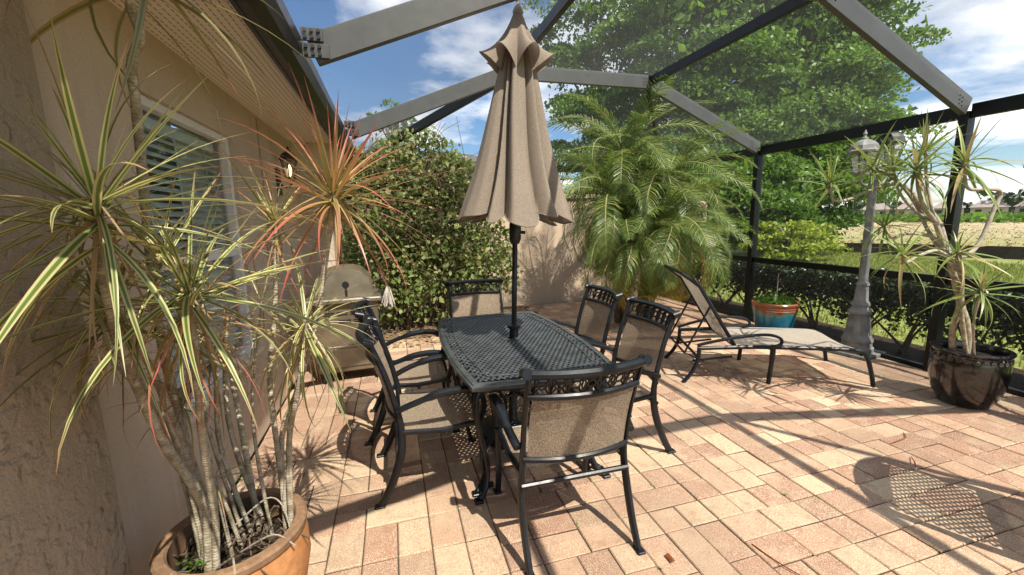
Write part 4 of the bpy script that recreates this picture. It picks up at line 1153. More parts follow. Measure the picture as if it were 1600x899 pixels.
def left_pot():
    px, py, pr, ph = -.655, 1.70, .235, .445
    o = tag(empty('potted_dracaena', (px, py, 0)), 'tall striped dracaena clump in a terracotta pot by the house wall', 'potted plant')
    inv = Matrix.Translation((-px, -py, 0))
    b = MB(); b.lathe([(.15, 0), (.175, .02), (.225, .14), (.252, .27), (.25, .36), (.238, ph - .035)], 48, cap0=True); pot = b.build('pot', M['terracotta'], o, True)
    b = MB(); b.lathe([(.238, ph - .036), (.250, ph - .03), (.252, ph - .008), (.244, ph), (.214, ph), (.206, ph - .01), (.212, ph - .06), (.215, ph - .16)], 48); b.build('rim', M['terra_rim'], pot, True)
    b = MB()
    b.grid(lambda u, v: (lambda r_, a: Vector((r_ * math.cos(a), r_ * math.sin(a), ph - .115 + .03 * math.sin(5 * a + r_ * 30) * r_ * 3)))(.213 * u, 2 * math.pi * v), 8, 32); b.build('soil', M['soil'], pot, True)
    # litter of dry leaves and roots in the pot
    b = MB(); rr = random.Random(4)
    for k in range(95):
        a = rr.random() * 6.28; r_ = math.sqrt(rr.random()) * .2; x, y = r_ * math.cos(a), r_ * math.sin(a); a2 = rr.random() * 6.28; l = rr.uniform(.03, .12)
        z = ph - .10 + rr.random() * .03
        b.tube([(x, y, z), (x + math.cos(a2) * l * .5, y + math.sin(a2) * l * .5, z + rr.uniform(.0, .05)), (x + math.cos(a2) * l, y + math.sin(a2) * l, z + rr.uniform(-.01, .03))], rr.uniform(.0015, .0042), 4)
    b.build('dry_litter', M['twig'], pot)['kind'] = 'stuff'
    b = MB()
    for pts in ([(-.02, .03, ph - .02), (.10, .06, ph + .06), (.17, .01, ph + .05), (.20, -.03, ph - .05)], [(-.05, -.12, ph - .08), (.04, -.17, ph - .0), (.07, -.225, ph + .02), (.075, -.255, ph - .08)],
                [(.03, -.05, ph - .07), (.16, -.10, ph + .01), (.235, -.13, ph - .03)], [(-.12, -.1, ph - .07), (-.13, -.2, ph + .005), (-.12, -.245, ph - .06)]):
        b.tube(spline(pts, 5), .0032, 5)
    b.build('aerial_root', M['cane_pale'], pot, True)
    b = MB()
    for k in range(45):
        a = rr.random() * 6.28; x, y = -.10 + rr.gauss(0, .03), -.09 + rr.gauss(0, .03); z = ph - .09 + rr.random() * .06; s = rr.uniform(.01, .018)
        t1 = Vector((math.cos(a), math.sin(a), rr.uniform(-.3, .6))); t2 = Vector((-math.sin(a), math.cos(a), rr.uniform(-.3, .3)))
        c = Vector((x, y, z)); b.add([c, c + t1 * s * .5 + t2 * s * .4, c + t1 * s, c + t1 * s * .5 - t2 * s * .4], [(0, 1, 2, 3)])
    b.build('seedling_weed', M['leaf_pot'], pot)['kind'] = 'stuff'
    def stem(pix, r0, r1, mat='cane', base=None):
        pts = [at_y(u, v, y) for u, v, y in pix]
        if base: pts = [Vector((px + base[0], py + base[1], ph - .12))] + pts
        sp = spline(pts, 6); b = MB(); n = len(sp)
        rad = [(r0 + (r1 - r0) * i / n) * (1 + .06 * math.sin(i * 1.9)) for i in range(n)]
        b.tube(sp, rad, 9); s = b.build('stem', M[mat], o, True); s.matrix_parent_inverse = inv
        return s, sp[-1], (sp[-1] - sp[-3]).normalized()
    SA = leaf_set('strap', .036); SR = leaf_set('strap_red', .030); SD = leaf_set('strap_dark', .032)
    def ros(s, n, L, ms, c=None, **kw):
        st, tip, d = s
        rosette(st, c or tip, n, L, ms, axis=kw.pop('axis', d), pinv=inv.inverted() @ Matrix() if False else None, **kw)
        for ch in st.children: ch.matrix_parent_inverse = Matrix()
    def mass(s, n, L, ms, c=None, seed=0, axis=None, spread=(.2, 2.2), droopb=0.0, wid=.7):
        st, tip, d = s; before = set(st.children)
        rosette(st, c or tip, n, L, ms, axis=axis or d, spread=spread, seed=seed, droopb=droopb, wid=wid)
        new = [x for x in st.children if x not in before]
        V, Fc, UVs, off = [], [], [], 0
        for x in new:
            me = x.data; mw = x.matrix_basis
            V += [tuple(mw @ v.co) for v in me.vertices]
            Fc += [tuple(i + off for i in p.vertices) for p in me.polygons]; off += len(me.vertices)
            UVs += [tuple(q.uv) for q in me.uv_layers[0].data]
        me = bpy.data.meshes.new('leaf_mass'); me.from_pydata(V, [], Fc); me.materials.append(ms[0].materials[0])
        me.polygons.foreach_set('use_smooth', [True] * len(Fc))
        ul = me.uv_layers.new(name='UVMap'); ul.data.foreach_set('uv', [k for q in UVs for k in q])
        for x in new: bpy.data.objects.remove(x)
        mobj('leaf_mass', me, st)['kind'] = 'stuff'
    # R1 big left rosette
    s1 = stem([(318, 790, 1.62), (255, 690, 1.54), (200, 570, 1.42), (165, 450, 1.30), (150, 310, 1.20)], .018, .010, base=(-.06, -.10))
    ros(s1, 50, .50, SA, axis=(.12, -.1, 1), seed=1, spread=(.15, 2.2))
    s1b = stem([(300, 740, 1.70), (255, 620, 1.68), (215, 540, 1.62), (160, 490, 1.55)], .015, .009, base=(-.10, -.02))
    ros(s1b, 24, .46, SD, axis=(-.4, -.4, .8), seed=2, spread=(.4, 1.9), droopb=.4)
    s2 = stem([(335, 800, 1.60), (318, 700, 1.52), (308, 600, 1.44), (296, 450, 1.36)], .014, .009, base=(-.03, -.13))
    ros(s2, 44, .50, SA, axis=(.1, -.1, 1), seed=3, spread=(.2, 2.2), droopb=.2)
    s3 = stem([(432, 690, 1.78), (422, 590, 1.80), (430, 480, 1.84), (432, 345, 1.86)], .011, .009, base=(.16, .08))
    ros(s3, 22, .36, SA, seed=4, spread=(.15, 1.6))
    s4 = stem([(440, 690, 1.80), (468, 600, 1.80), (500, 470, 1.82), (521, 298, 1.84)], .012, .010, base=(.17, .02))
    ros(s4, 66, .50, SR, axis=(.1, 0, 1), seed=5, spread=(.1, 2.25))
    s5 = stem([(452, 690, 1.74), (468, 600, 1.72), (478, 500, 1.70)], .012, .010, base=(.19, .0))
    ros(s5, 28, .42, SA, seed=6, spread=(.25, 2.3), droopb=.7)
    s6 = stem([(290, 690, 1.74), (250, 520, 1.74), (233, 380, 1.72), (214, 180, 1.66), (206, 100, 1.62), (219, 55, 1.60), (203, 0, 1.58), (225, -70, 1.55)], .016, .012, base=(-.08, .04))
    ros(s6, 26, .60, SD, axis=(.35, -.1, 1), seed=7, spread=(.7, 2.2), droopb=1.0)
    s7 = stem([(345, 700, 1.80), (338, 600, 1.80), (330, 550, 1.78)], .010, .008, base=(.02, .10))
    ros(s7, 24, .28, SR, seed=8, spread=(.2, 2.0))
    s8 = stem([(300, 760, 1.74), (290, 680, 1.74), (287, 620, 1.74)], .012, .008, base=(-.09, .05))
    ros(s8, 14, .26, SD, seed=9, spread=(.3, 2.1))
    s9 = stem([(345, 770, 1.72), (330, 745, 1.72)], .008, .006, base=(.0, .04))
    ros(s9, 10, .20, SD, seed=10, spread=(.5, 2.1), droopb=.6)
    mass(s1, 26, .44, SA, seed=51, axis=(0, -.1, 1), spread=(.6, 2.3), droopb=-.5)
    mass(s1, 16, .36, SD, c=at_y(120, 400, 1.32), seed=52, axis=(-.2, -.2, 1), spread=(.5, 2.3), droopb=-.4)
    mass(s1b, 30, .44, SA, c=at_y(165, 470, 1.5), seed=53, axis=(-.2, -.3, 1), spread=(.2, 2.2), droopb=.4)
    mass(s2, 34, .44, SR, c=at_y(285, 490, 1.42), seed=54, axis=(0, -.2, 1), spread=(.7, 2.5), droopb=.8)
    mass(s2, 26, .46, SA, c=at_y(250, 400, 1.45), seed=55, axis=(.2, -.1, 1), spread=(.3, 2.0), droopb=-.5)
    mass(s3, 22, .36, SR, seed=56, spread=(.3, 2.3), droopb=.3)
    mass(s4, 40, .44, SR, seed=57, spread=(.1, 1.3))
    mass(s5, 20, .46, SA, seed=58, spread=(1.2, 2.6), droopb=1.2)
    mass(s7, 26, .30, SD, seed=59, spread=(.3, 2.4), droopb=.4)
    for q, (pix, bs) in enumerate(([[(280, 700, 1.62), (225, 600, 1.55), (190, 500, 1.5)], (-.08, -.06)], [[(322, 690, 1.7), (300, 560, 1.66), (275, 470, 1.6)], (-.02, .0)], [[(400, 700, 1.78), (395, 600, 1.8), (410, 470, 1.82)], (.11, .05)], [[(318, 640, 1.78), (318, 520, 1.76)], (.0, .08)], [[(268, 690, 1.7), (215, 610, 1.68), (170, 560, 1.66)], (-.13, .02)])):
        sx = stem(pix, .0075, .005, base=bs)
        mass(sx, 18, .34, (SA, SR, SD)[q % 3], seed=70 + q, spread=(.2, 2.3), droopb=.4)
    SX = leaf_set('strap_dead', .034)
    for q, (sx, nn, LL) in enumerate(((s1, 9, .36), (s2, 9, .34), (s3, 6, .26), (s4, 8, .30), (s5, 8, .34), (s1b, 7, .32))):
        mass(sx, nn, LL, SX, seed=90 + q, axis=(0, 0, 1), spread=(2.2, 2.95), droopb=-1.5, wid=.8)
    s10 = stem([(362, 680, 1.86), (352, 560, 1.88), (355, 480, 1.9)], .011, .009, base=(.06, .14))
    s11 = stem([(372, 640, 1.88), (350, 520, 1.9)], .012, .010, base=(.04, .13))
left_pot()

def right_pot():
    px, py = 4.50, 2.18
    o = tag(empty('potted_dracaena_tree', (px, py, 0)), 'branching dracaena tree in a glossy black pot by the cage post', 'potted plant')
    inv = Matrix.Translation((-px, -py, 0))
    b = MB(); b.lathe([(.145, 0), (.16, .012), (.205, .10), (.232, .22), (.238, .31), (.232, .39), (.222, .43), (.226, .44), (.240, .45), (.246, .462), (.240, .472), (.215, .472), (.205, .45), (.205, .36)], 56, cap0=True); pot = b.build('pot', M['glaze'], o, True)
    b = MB(); b.lathe([(.207, .40), (.001, .41)], 32); b.build('soil', M['soil'], pot)
    for k in range(30):
        a = 2 * math.pi * k / 30; cx, cy, cz = .2335 * math.cos(a), .2335 * math.sin(a), .405
        q = MB(); t = Vector((-math.sin(a), math.cos(a), 0)); nrm = Vector((math.cos(a), math.sin(a), .05))
        q.tube([Vector((cx, cy, cz)) + t * .014 * math.cos(g) + Vector((0, 0, .014 * math.sin(g))) for g in [i * math.pi / 4 for i in range(8)]], .0035, 4, closed=True)
        q.tube([Vector((cx, cy, cz)) - nrm * .002, Vector((cx, cy, cz)) + nrm * .004], .006, 5)
        q.build('relief_rosette', M['orn'], pot)
    SG = leaf_set('strap_green', .058)
    def stem(pix, r0, r1, mat='cane_pale', n=9):
        sp = spline([at_y(*p) for p in pix], 6); b = MB(); k = len(sp)
        b.tube(sp, [(r0 + (r1 - r0) * i / k) * (1 + .08 * math.sin(i * 1.7)) for i in range(k)], n)
        s = b.build('stem', M[mat], o, True); s.matrix_parent_inverse = inv; return s, sp[-1], (sp[-1] - sp[-3]).normalized()
    def ros(s, n, L, **kw):
        st, tip, d = s; rosette(st, tip, n, L, SG, axis=kw.pop('axis', d), **kw)
    # trunk: three twisted canes
    stem([(1506, 585, 2.15), (1512, 520, 2.13), (1500, 470, 2.16), (1490, 430, 2.17), (1482, 395, 2.17)], .024, .021, 'cane')
    stem([(1492, 585, 2.20), (1488, 520, 2.20), (1500, 475, 2.15), (1499, 430, 2.17), (1495, 395, 2.2)], .022, .018, 'cane')
    s = stem([(1515, 580, 2.12), (1503, 500, 2.13), (1503, 440, 2.13), (1500, 405, 2.1), (1497, 392, 2.1)], .016, .012, 'cane')
    ros(s, 30, 0.32, seed=21, spread=(.2, 2.1), axis=(0, -.2, 1))
    s = stem([(1482, 398, 2.17), (1465, 345, 2.25), (1440, 322, 2.35), (1420, 297, 2.42), (1400, 288, 2.48), (1360, 298, 2.55), (1325, 312, 2.6), (1302, 312, 2.6), (1297, 283, 2.6)], .020, .008)
    ros(s, 26, 0.34, seed=22, spread=(.1, 2.0), axis=(0, 0, 1))
    s = stem([(1480, 400, 2.17), (1462, 350, 2.2), (1445, 325, 2.2), (1436, 300, 2.2), (1432, 262, 2.2)], .018, .011)
    ros(s, 40, 0.41, seed=23, spread=(.1, 2.3), axis=(-.1, 0, 1))
    s = stem([(1478, 405, 2.18), (1450, 360, 2.3), (1425, 310, 2.4), (1390, 275, 2.42), (1362, 262, 2.4)], .015, .009)
    ros(s, 28, 0.36, seed=24, spread=(.1, 2.2))
    s = stem([(1482, 400, 2.15), (1460, 372, 2.22), (1420, 365, 2.28), (1392, 372, 2.3), (1380, 352, 2.3)], .014, .009)
    ros(s, 26, 0.34, seed=25, spread=(.1, 2.3))
    s = stem([(1484, 402, 2.12), (1462, 392, 2.1), (1435, 400, 2.1), (1415, 410, 2.1), (1408, 392, 2.1)], .013, .009)
    ros(s, 28, 0.34, seed=26, spread=(.2, 2.4))
    s = stem([(1488, 400, 2.12), (1508, 400, 2.1), (1530, 380, 2.1), (1552, 330, 2.1), (1563, 300, 2.1), (1540, 296, 2.06), (1515, 296, 2.02), (1508, 280, 2.0), (1507, 250, 2.0)], .017, .008)
    ros(s, 30, 0.40, seed=27, spread=(.1, 2.3))
    s = stem([(1522, 560, 2.08), (1522, 500, 2.0), (1535, 450, 1.95)], .008, .007)
    ros(s, 32, 0.38, seed=28, spread=(.2, 2.4), axis=(.1, -.2, 1))
    s = stem([(1468, 372, 2.2), (1450, 300, 2.3), (1446, 235, 2.3)], .012, .010)
    ros(s, 32, 0.38, seed=29, spread=(.1, 2.0))
    s = stem([(1455, 345, 2.3), (1430, 330, 2.35), (1405, 300, 2.38), (1395, 262, 2.4)], .011, .009)
    ros(s, 26, 0.34, seed=30, spread=(.1, 2.2))
    for ch in [c for st in o.children for c in st.children]:
        pass
right_pot()

def leaf_cloud(pts, size, rr, jitter=.35, aspect=.55):
    # numpy: folded diamond leaves at pts -> verts, faces
    n = len(pts); P = np.asarray(pts)
    a = rr.normal(size=(n, 3)); a /= np.linalg.norm(a, axis=1)[:, None]
    b = rr.normal(size=(n, 3)); b -= (b * a).sum(1)[:, None] * a; b /= np.linalg.norm(b, axis=1)[:, None]
    c = np.cross(a, b); s = size * (1 + jitter * rr.normal(size=n)).clip(.4, 1.9)[:, None]
    v = np.empty((n, 4, 3))
    v[:, 0] = P - a * s * .5; v[:, 1] = P + b * s * aspect * .5 + c * s * .10; v[:, 2] = P + a * s * .5; v[:, 3] = P - b * s * aspect * .5 + c * s * .10
    return v.reshape(-1, 3)
def leaf_obj(name, verts, mat, parent=None):
    n = len(verts) // 4
    me = bpy.data.meshes.new(name); me.vertices.add(n * 4); me.vertices.foreach_set('co', verts.astype(np.float32).ravel())
    idx = np.arange(n * 4).reshape(n, 4); tri = np.concatenate([idx[:, [0, 1, 2]], idx[:, [0, 2, 3]]], 1).reshape(-1)
    me.loops.add(n * 6); me.loops.foreach_set('vertex_index', tri.astype(np.int32))
    me.polygons.add(n * 2); me.polygons.foreach_set('loop_start', np.arange(0, n * 6, 3, dtype=np.int32))
    me.update(calc_edges=True); me.validate(); me.materials.append(mat)
    return mobj(name, me, parent)

def blue_pot():
    o = tag(empty('turquoise_planter', (4.86, 4.36, 0)), 'turquoise glazed planter with rust rim and low green herbs', 'planter')
    b = MB(); b.lathe([(.185, 0), (.20, .02), (.235, .18), (.255, .30), (.262, .315), (.268, .33), (.262, .345), (.270, .36), (.264, .375), (.276, .39), (.282, .42), (.274, .43), (.245, .43), (.235, .40), (.235, .33)], 44, cap0=True); p = b.build('pot', M['bluepot'], o, True)
    b = MB(); b.lathe([(.238, .36), (.001, .37)], 24); b.build('soil', M['soil'], p)
    pts = []
    for k in range(330):
        a = rng.uniform(0, 6.28); r_ = .25 * math.sqrt(rng.random()); pts.append((r_ * math.cos(a), r_ * math.sin(a), .40 + abs(rng.normal(0, .035)) + .05 * (1 - r_ / .25)))
    leaf_obj('herb_leaves', leaf_cloud(pts, .05, rng, aspect=.75), M['leaf_pot'], o)
    b = MB(); b.tube([(.02, 0, .36), (.03, .01, .80)], .005, 5); b.build('stake', M['cane_pale'], o)
blue_pot()

# ================================================================== LAMP POST
def lamp_post():
    o = tag(empty('lamp_post', (4.97, 3.37, 0)), 'chalky grey lamp post with two lanterns inside the screen', 'lamp post')
    o.rotation_euler = (0, R(-1.0), R(8))
    b = MB(); b.cbox((0, 0, .02), (.40, .40, .04), .006); b.build('base_plate', M['lamp'], o)
    b = MB(); b.lathe([(.155, .04), (.155, .09), (.14, .10), (.135, .15), (.145, .16), (.145, .18), (.115, .24), (.092, .42), (.085, .47)], 16); bs = b.build('pedestal', M['lamp'], o, True)
    for k in range(8):
        a = 2 * math.pi * k / 8; q = MB()
        q.tube([(.118 * math.cos(a), .118 * math.sin(a), .24), (.094 * math.cos(a), .094 * math.sin(a), .42)], .010, 5); q.build('flute', M['lamp'], bs)
    b = MB(); b.lathe([(.105, .47), (.108, .50), (.085, .52), (.078, .56), (.09, .565), (.09, .585), (.066, .62), (.058, .74), (.052, .78), (.062, .785), (.062, .80), (.046, .83)], 16); b.build('collar', M['lamp'], o, True)
    b = MB(); b.lathe([(.043, .82), (.036, 2.0), (.036, 2.02)], 14, cap1=True); b.lathe([(.05, 1.25), (.053, 1.265), (.05, 1.28), (.038, 1.285)], 14); b.build('pole', M['lamp'], o, True)
    b = MB(); b.lathe([(.036, 2.0), (.055, 2.02), (.055, 2.06), (.03, 2.09), (.02, 2.14), (.028, 2.16), (.004, 2.2)], 14); b.build('pole_cap', M['lamp'], o, True)
    for s, dy, top in ((-1, -.02, 0), (1, .02, .10)):
        b = MB(); b.tube(spline([(0, 0, 1.93), (s * .12, dy * .5, 1.86), (s * .26, dy, 1.88 + top * .5), (s * .27, dy, 1.955 + top)], 5), .014, 8); b.build('arm', M['lamp'], o, True)
        L = empty('lantern', (s * .27, dy, 1.95 + top)); L.parent = o
        b = MB(); b.lathe([(.03, 0), (.065, .015), (.07, .035)], 4, cap0=True, cap1=True); b.build('cup', M['lamp'], L)
        b = MB(); b.lathe([(.068, .035), (.118, .235)], 4); b.build('glass', M['lampglass'], L)
        for k in range(4):
            a = 2 * math.pi * (k + .5) / 4
            b = MB(); b.tube([(.07 * math.cos(a), .07 * math.sin(a), .035), (.12 * math.cos(a), .12 * math.sin(a), .235)], .007, 5); b.build('glazing_bar', M['lamp'], L)
        rm = M['lamp'] if s < 0 else M['lampdark']
        b = MB(); b.lathe([(.138, .232), (.142, .25), (.125, .262), (.115, .30), (.085, .335), (.045, .355), (.03, .36), (.03, .375), (.014, .385), (.012, .40), (.02, .415), (.012, .43), (.004, .455)], 8, cap0=True); b.build('roof', rm, L)
        b = MB(); b.lathe([(.004, .04), (.014, .06), (.022, .12), (.012, .16), (.003, .17)], 8); b.build('bulb', M['white'], L, True)
lamp_post()

# ================================================================== GARDEN
def palm():
    o = tag(empty('pygmy_date_palm', (3.45, 5.75, 0)), 'clump of pygmy date palms with arching feathery fronds behind the chairs', 'palm')
    rr = random.Random(31)
    def frond_mesh(L, mat, n=44, droop=1.5, lw=.016, ll=.30, sag=.5):
        b = MB(); pts = []; x = z = 0; N = 16
        for i in range(N + 1):
            t = i / N; a = .55 - (droop + .55) * t ** 1.15
            pts.append(Vector((x, 0, z))); x += math.cos(a) * L / N; z += math.sin(a) * L / N
        b.tube(pts, lerpr(.010, .002, N + 1), 5); nr = len(b.f)
        for k in range(n):
            t = .10 + .88 * k / (n - 1); f = t * N; i = min(N - 1, int(f)); p = pts[i].lerp(pts[i + 1], f - i); d = (pts[i + 1] - pts[i]).normalized()
            l = ll * (math.sin(math.pi * (t * .86 + .10)) ** .7) * rr.uniform(.88, 1.08)
            for s in (-1, 1):
                up = Vector((-d.z, 0, d.x))
                dirn = (d * .75 + Vector((0, s, 0)) * .9 + up * rr.uniform(.15, .45)).normalized()
                q1 = p + dirn * l * .55; q2 = p + dirn * l + Vector((0, 0, -sag * l * rr.uniform(.5, 1)))
                q1.z -= sag * .15 * l
                wv = d * lw * .5
                b.add([p - wv * .6, p + wv * .6, q1 + wv, q1 - wv, q2], [(0, 1, 2, 3), (3, 2, 4)])
        me = b.mesh('frond', mat); me.materials.append(M['rachis'])
        mi = [1] * nr + [0] * (len(me.polygons) - nr); me.polygons.foreach_set('material_index', mi)
        return me
    G = [frond_mesh(1.0, M['leaf_palm'], 42, dr, .0115, .185, .45) for dr in (.75, 1.2, 1.6, 2.0, 2.3)]
    OLD = [frond_mesh(1.0, M['leaf_palm_old'], 54, dr, .011, .20, .8) for dr in (2.0, 2.4)]
    crowns = [((-.15, -.1, 2.45), 46, 1.5, 1), ((.38, -.45, 2.05), 46, 1.45, 2), ((-.55, -.45, 1.85), 44, 1.3, 3), ((.80, -.15, 1.75), 30, 1.08, 4), ((.05, -.9, 1.5), 38, 1.25, 5), ((.45, -.8, 1.30), 28, 1.05, 6), ((-.4, -.75, 1.30), 34, 1.1, 7)]
    for (cx, cy, cz), n, L, sd in crowns:
        b = MB(); sp = spline([(cx * .4, cy * .4, 0), (cx * .55, cy * .5, cz * .4), (cx * .9, cy, cz * .75), (cx, cy, cz + .02)], 6)
        b.tube(sp, [.055 * (1 + .12 * (i % 2)) for i in range(len(sp))], 9); b.build('trunk', M['palmtrunk'], o)
        for k in range(n):
            t = (k + .5) / n; az = k * 2.39996 + rr.uniform(-.2, .2)
            old = (k >= n - 3) or (cx > .3 and k > n - 6)
            me = OLD[rr.randint(0, 1)] if old else G[min(4, max(0, int(t * 5 + rr.uniform(-.6, .6))))]
            f = mobj('frond', me, o)
            el = 1.25 - 1.95 * t + rr.uniform(-.12, .12)
            m = Matrix.Rotation(az, 4, 'Z') @ Matrix.Rotation(-(el - .55), 4, 'Y') @ Matrix.Rotation(rr.uniform(-.5, .5), 4, 'X')
            s = L * rr.uniform(.85, 1.12) * (.8 + .2 * min(1, t * 3))
            m = m @ Matrix.Diagonal((s, s, s, 1)); m.translation = (cx, cy, cz + .02 - .10 * t); f.matrix_basis = m
palm()

def bush():
    o = tag(empty('vine_covered_shrub', (.55, 6.4, 0)), 'large tangled leafy shrub with vines beside the grill', 'shrub')
    rr = np.random.default_rng(5)
    # blobs in local coords, world offset (.55,6.4)
    blobs = [((-.85, 0, 1.55), .75, .60, .95), ((-.35, .1, 1.75), .85, .65, 1.0), ((.3, .1, 1.45), .8, .65, 1.0), ((.72, .05, .95), .65, .55, .8), ((-.75, -.05, .75), .85, .6, .75), ((.2, -.1, .7), 1.0, .62, .72), ((-.15, .15, 2.38), .62, .45, .55), ((-.95, .1, 2.1), .5, .4, .5), ((.45, .1, 2.05), .5, .45, .5)]
    pts = []
    while len(pts) < 22000:
        (c, rx, ry, rz) = blobs[rr.integers(len(blobs))]
        d = rr.normal(size=3); d /= np.linalg.norm(d); q = rr.random() ** .28
        lump = 1 + .16 * math.sin(d[0] * 7 + c[0] * 5) * math.cos(d[2] * 6) + .08 * rr.normal()
        p = np.array(c) + d * q * lump * np.array([rx, ry, rz])
        if p[2] < .06 or p[1] > .8: continue
        if p[2] < .5 and rr.random() < .45: continue
        pts.append(p)
    leaf_obj('foliage', leaf_cloud(pts, .066, rr, aspect=.72), M['leaf_bush'], o)
    b = MB(); r2 = random.Random(9)
    for k in range(70):
        (c, rx, ry, rz) = blobs[k % len(blobs)]; x0 = r2.uniform(-.7, .9)
        e = Vector(c) + Vector((r2.gauss(0, rx * .5), r2.gauss(-.2, ry * .5), r2.gauss(0, rz * .5)))
        b.tube(spline([(x0, r2.uniform(-.2, .2), .0), (x0 * .8 + e.x * .2, r2.uniform(-.3, .2), e.z * .5), tuple(e)], 3), [.016, .012, .010, .008, .006, .005, .003], 4)
    b.build('branches', M['twig'], o)
    b = MB()
    for k in range(240):
        x, z = r2.uniform(-1.4, .9), r2.uniform(1.0, 2.6); y = -.55 + r2.uniform(-.05, .35); p = [Vector((x, y, z))]
        a = r2.uniform(0, 6.28)
        for q in range(4): a += r2.uniform(-.8, .8); p.append(p[-1] + Vector((math.cos(a) * .1, r2.uniform(-.05, .05), math.sin(a) * .09)))
        b.tube(p, .0035, 4, cap=False)
    for k in range(12):
        x = r2.uniform(-.8, .3); b.tube(spline([(x, -.1, 2.4), (x + r2.uniform(-.1, .1), -.15, 2.75), (x + r2.uniform(-.25, .25), -.2, 2.85 + r2.uniform(0, .12))], 3), .004, 4)
    b.build('vines', M['twig'], o)
bush()

def litter():
    rr = np.random.default_rng(8); pts = []
    for k in range(650): pts.append((rr.uniform(-.4, 1.9), 5.35 + abs(rr.normal(0, .35)), .022 + rr.random() * .012))
    for k in range(120): pts.append((rr.uniform(2.2, 4.6), rr.uniform(5.2, 7.1), .012))
    v = leaf_cloud(pts, .06, rr, aspect=.6); v[:, 2] = .02 + (v[:, 2] - .02) * .15 + .004
    tag(leaf_obj('leaf_litter', v, M['leaf_litter']), 'dry fallen leaves strewn under the big shrub', 'leaves', kind='stuff')
litter()

def debris():
    g = 'small fallen palm bits on the pavers'
    def bit(name, pts, r_, lab, cat='plant debris'):
        b = MB(); P = [Vector(p) for p in pts]; c = P[0].copy(); b.tube(spline([p - c for p in P], 4), r_, 5)
        o = b.build(name, M['frond_dry'], None, True); o.location = c; tag(o, lab, cat, g)
    def gz(u, v, z=.006):
        d = ray(u, v); t = (z - CAM_H) / d.z; return Vector((d.x * t, d.y * t, z))
    bit('dry_twig', [gz(1175, 850), gz(1200, 868), gz(1226, 885, .008), gz(1250, 899)], .0028, 'long rust brown palm twig near the bottom edge')
    bit('dry_curl', [gz(1392, 693), gz(1405, 688, .02), gz(1416, 683, .015), gz(1411, 676)], .0032, 'curled rust brown leaf scrap right of the middle pavers')
    bit('dry_scrap', [gz(1424, 714), gz(1429, 722, .02), gz(1431, 730)], .0032, 'short rust brown scrap on the edge of the lattice shadow')
    b = MB()
    for k in range(6): b.tube([(0, -.02 + k * .008, .004), (.01, -.02 + k * .008, .014), (.022, -.018 + k * .008, .005)], .0035, 4)
    o = b.build('seed_cone', M['frond_dry']); o.location = gz(1044, 875, .003); tag(o, 'small brown seed cone near the front chair leg', 'seed cone')
debris()

def hedge():
    o = tag(empty('clipped_hedge', (5.62, 2.5, 0)), 'low clipped glossy hedge with bare stems outside the screen', 'hedge')
    rr = np.random.default_rng(12); pts = []
    while len(pts) < 50000:
        y = rr.uniform(-3.5, 5.6); x = rr.uniform(-.30, .36); z = .83 - abs(rr.normal(0, .23))
        edge = .30 + .06 * math.sin(y * 5) + .03 * math.sin(y * 13)
        if abs(x) > edge + .05 or z < .12: continue
        dens = .58 + .42 * min(1, max(0, (z - .25 - .12 * math.sin(y * 7.3)) / .3))
        if rr.random() > dens: continue
        pts.append((x, y, z + .03 * math.sin(y * 9 + x * 7)))
    leaf_obj('foliage', leaf_cloud(pts, .058, rr, aspect=.6), M['leaf_hedge'], o)
    r2 = random.Random(3); y = -3.3
    while y < 5.4:
        b = MB(); x0 = r2.uniform(-.06, .06)
        for k in range(r2.randint(4, 6)):
            ex, ey = r2.uniform(-.28, .28), y + r2.uniform(-.42, .42)
            b.tube(spline([(x0 + r2.uniform(-.03, .03), y + r2.uniform(-.03, .03), -.02), (x0 + ex * .3, y + (ey - y) * .35, .2), (ex, ey, .5), (ex * 1.1, ey + r2.uniform(-.1, .1), .72)], 3), [.020, .018, .016, .013, .011, .009, .008, .006, .005, .004], 5)
        b.build('stem', M['twig'], o); y += r2.uniform(.42, .62)
hedge()

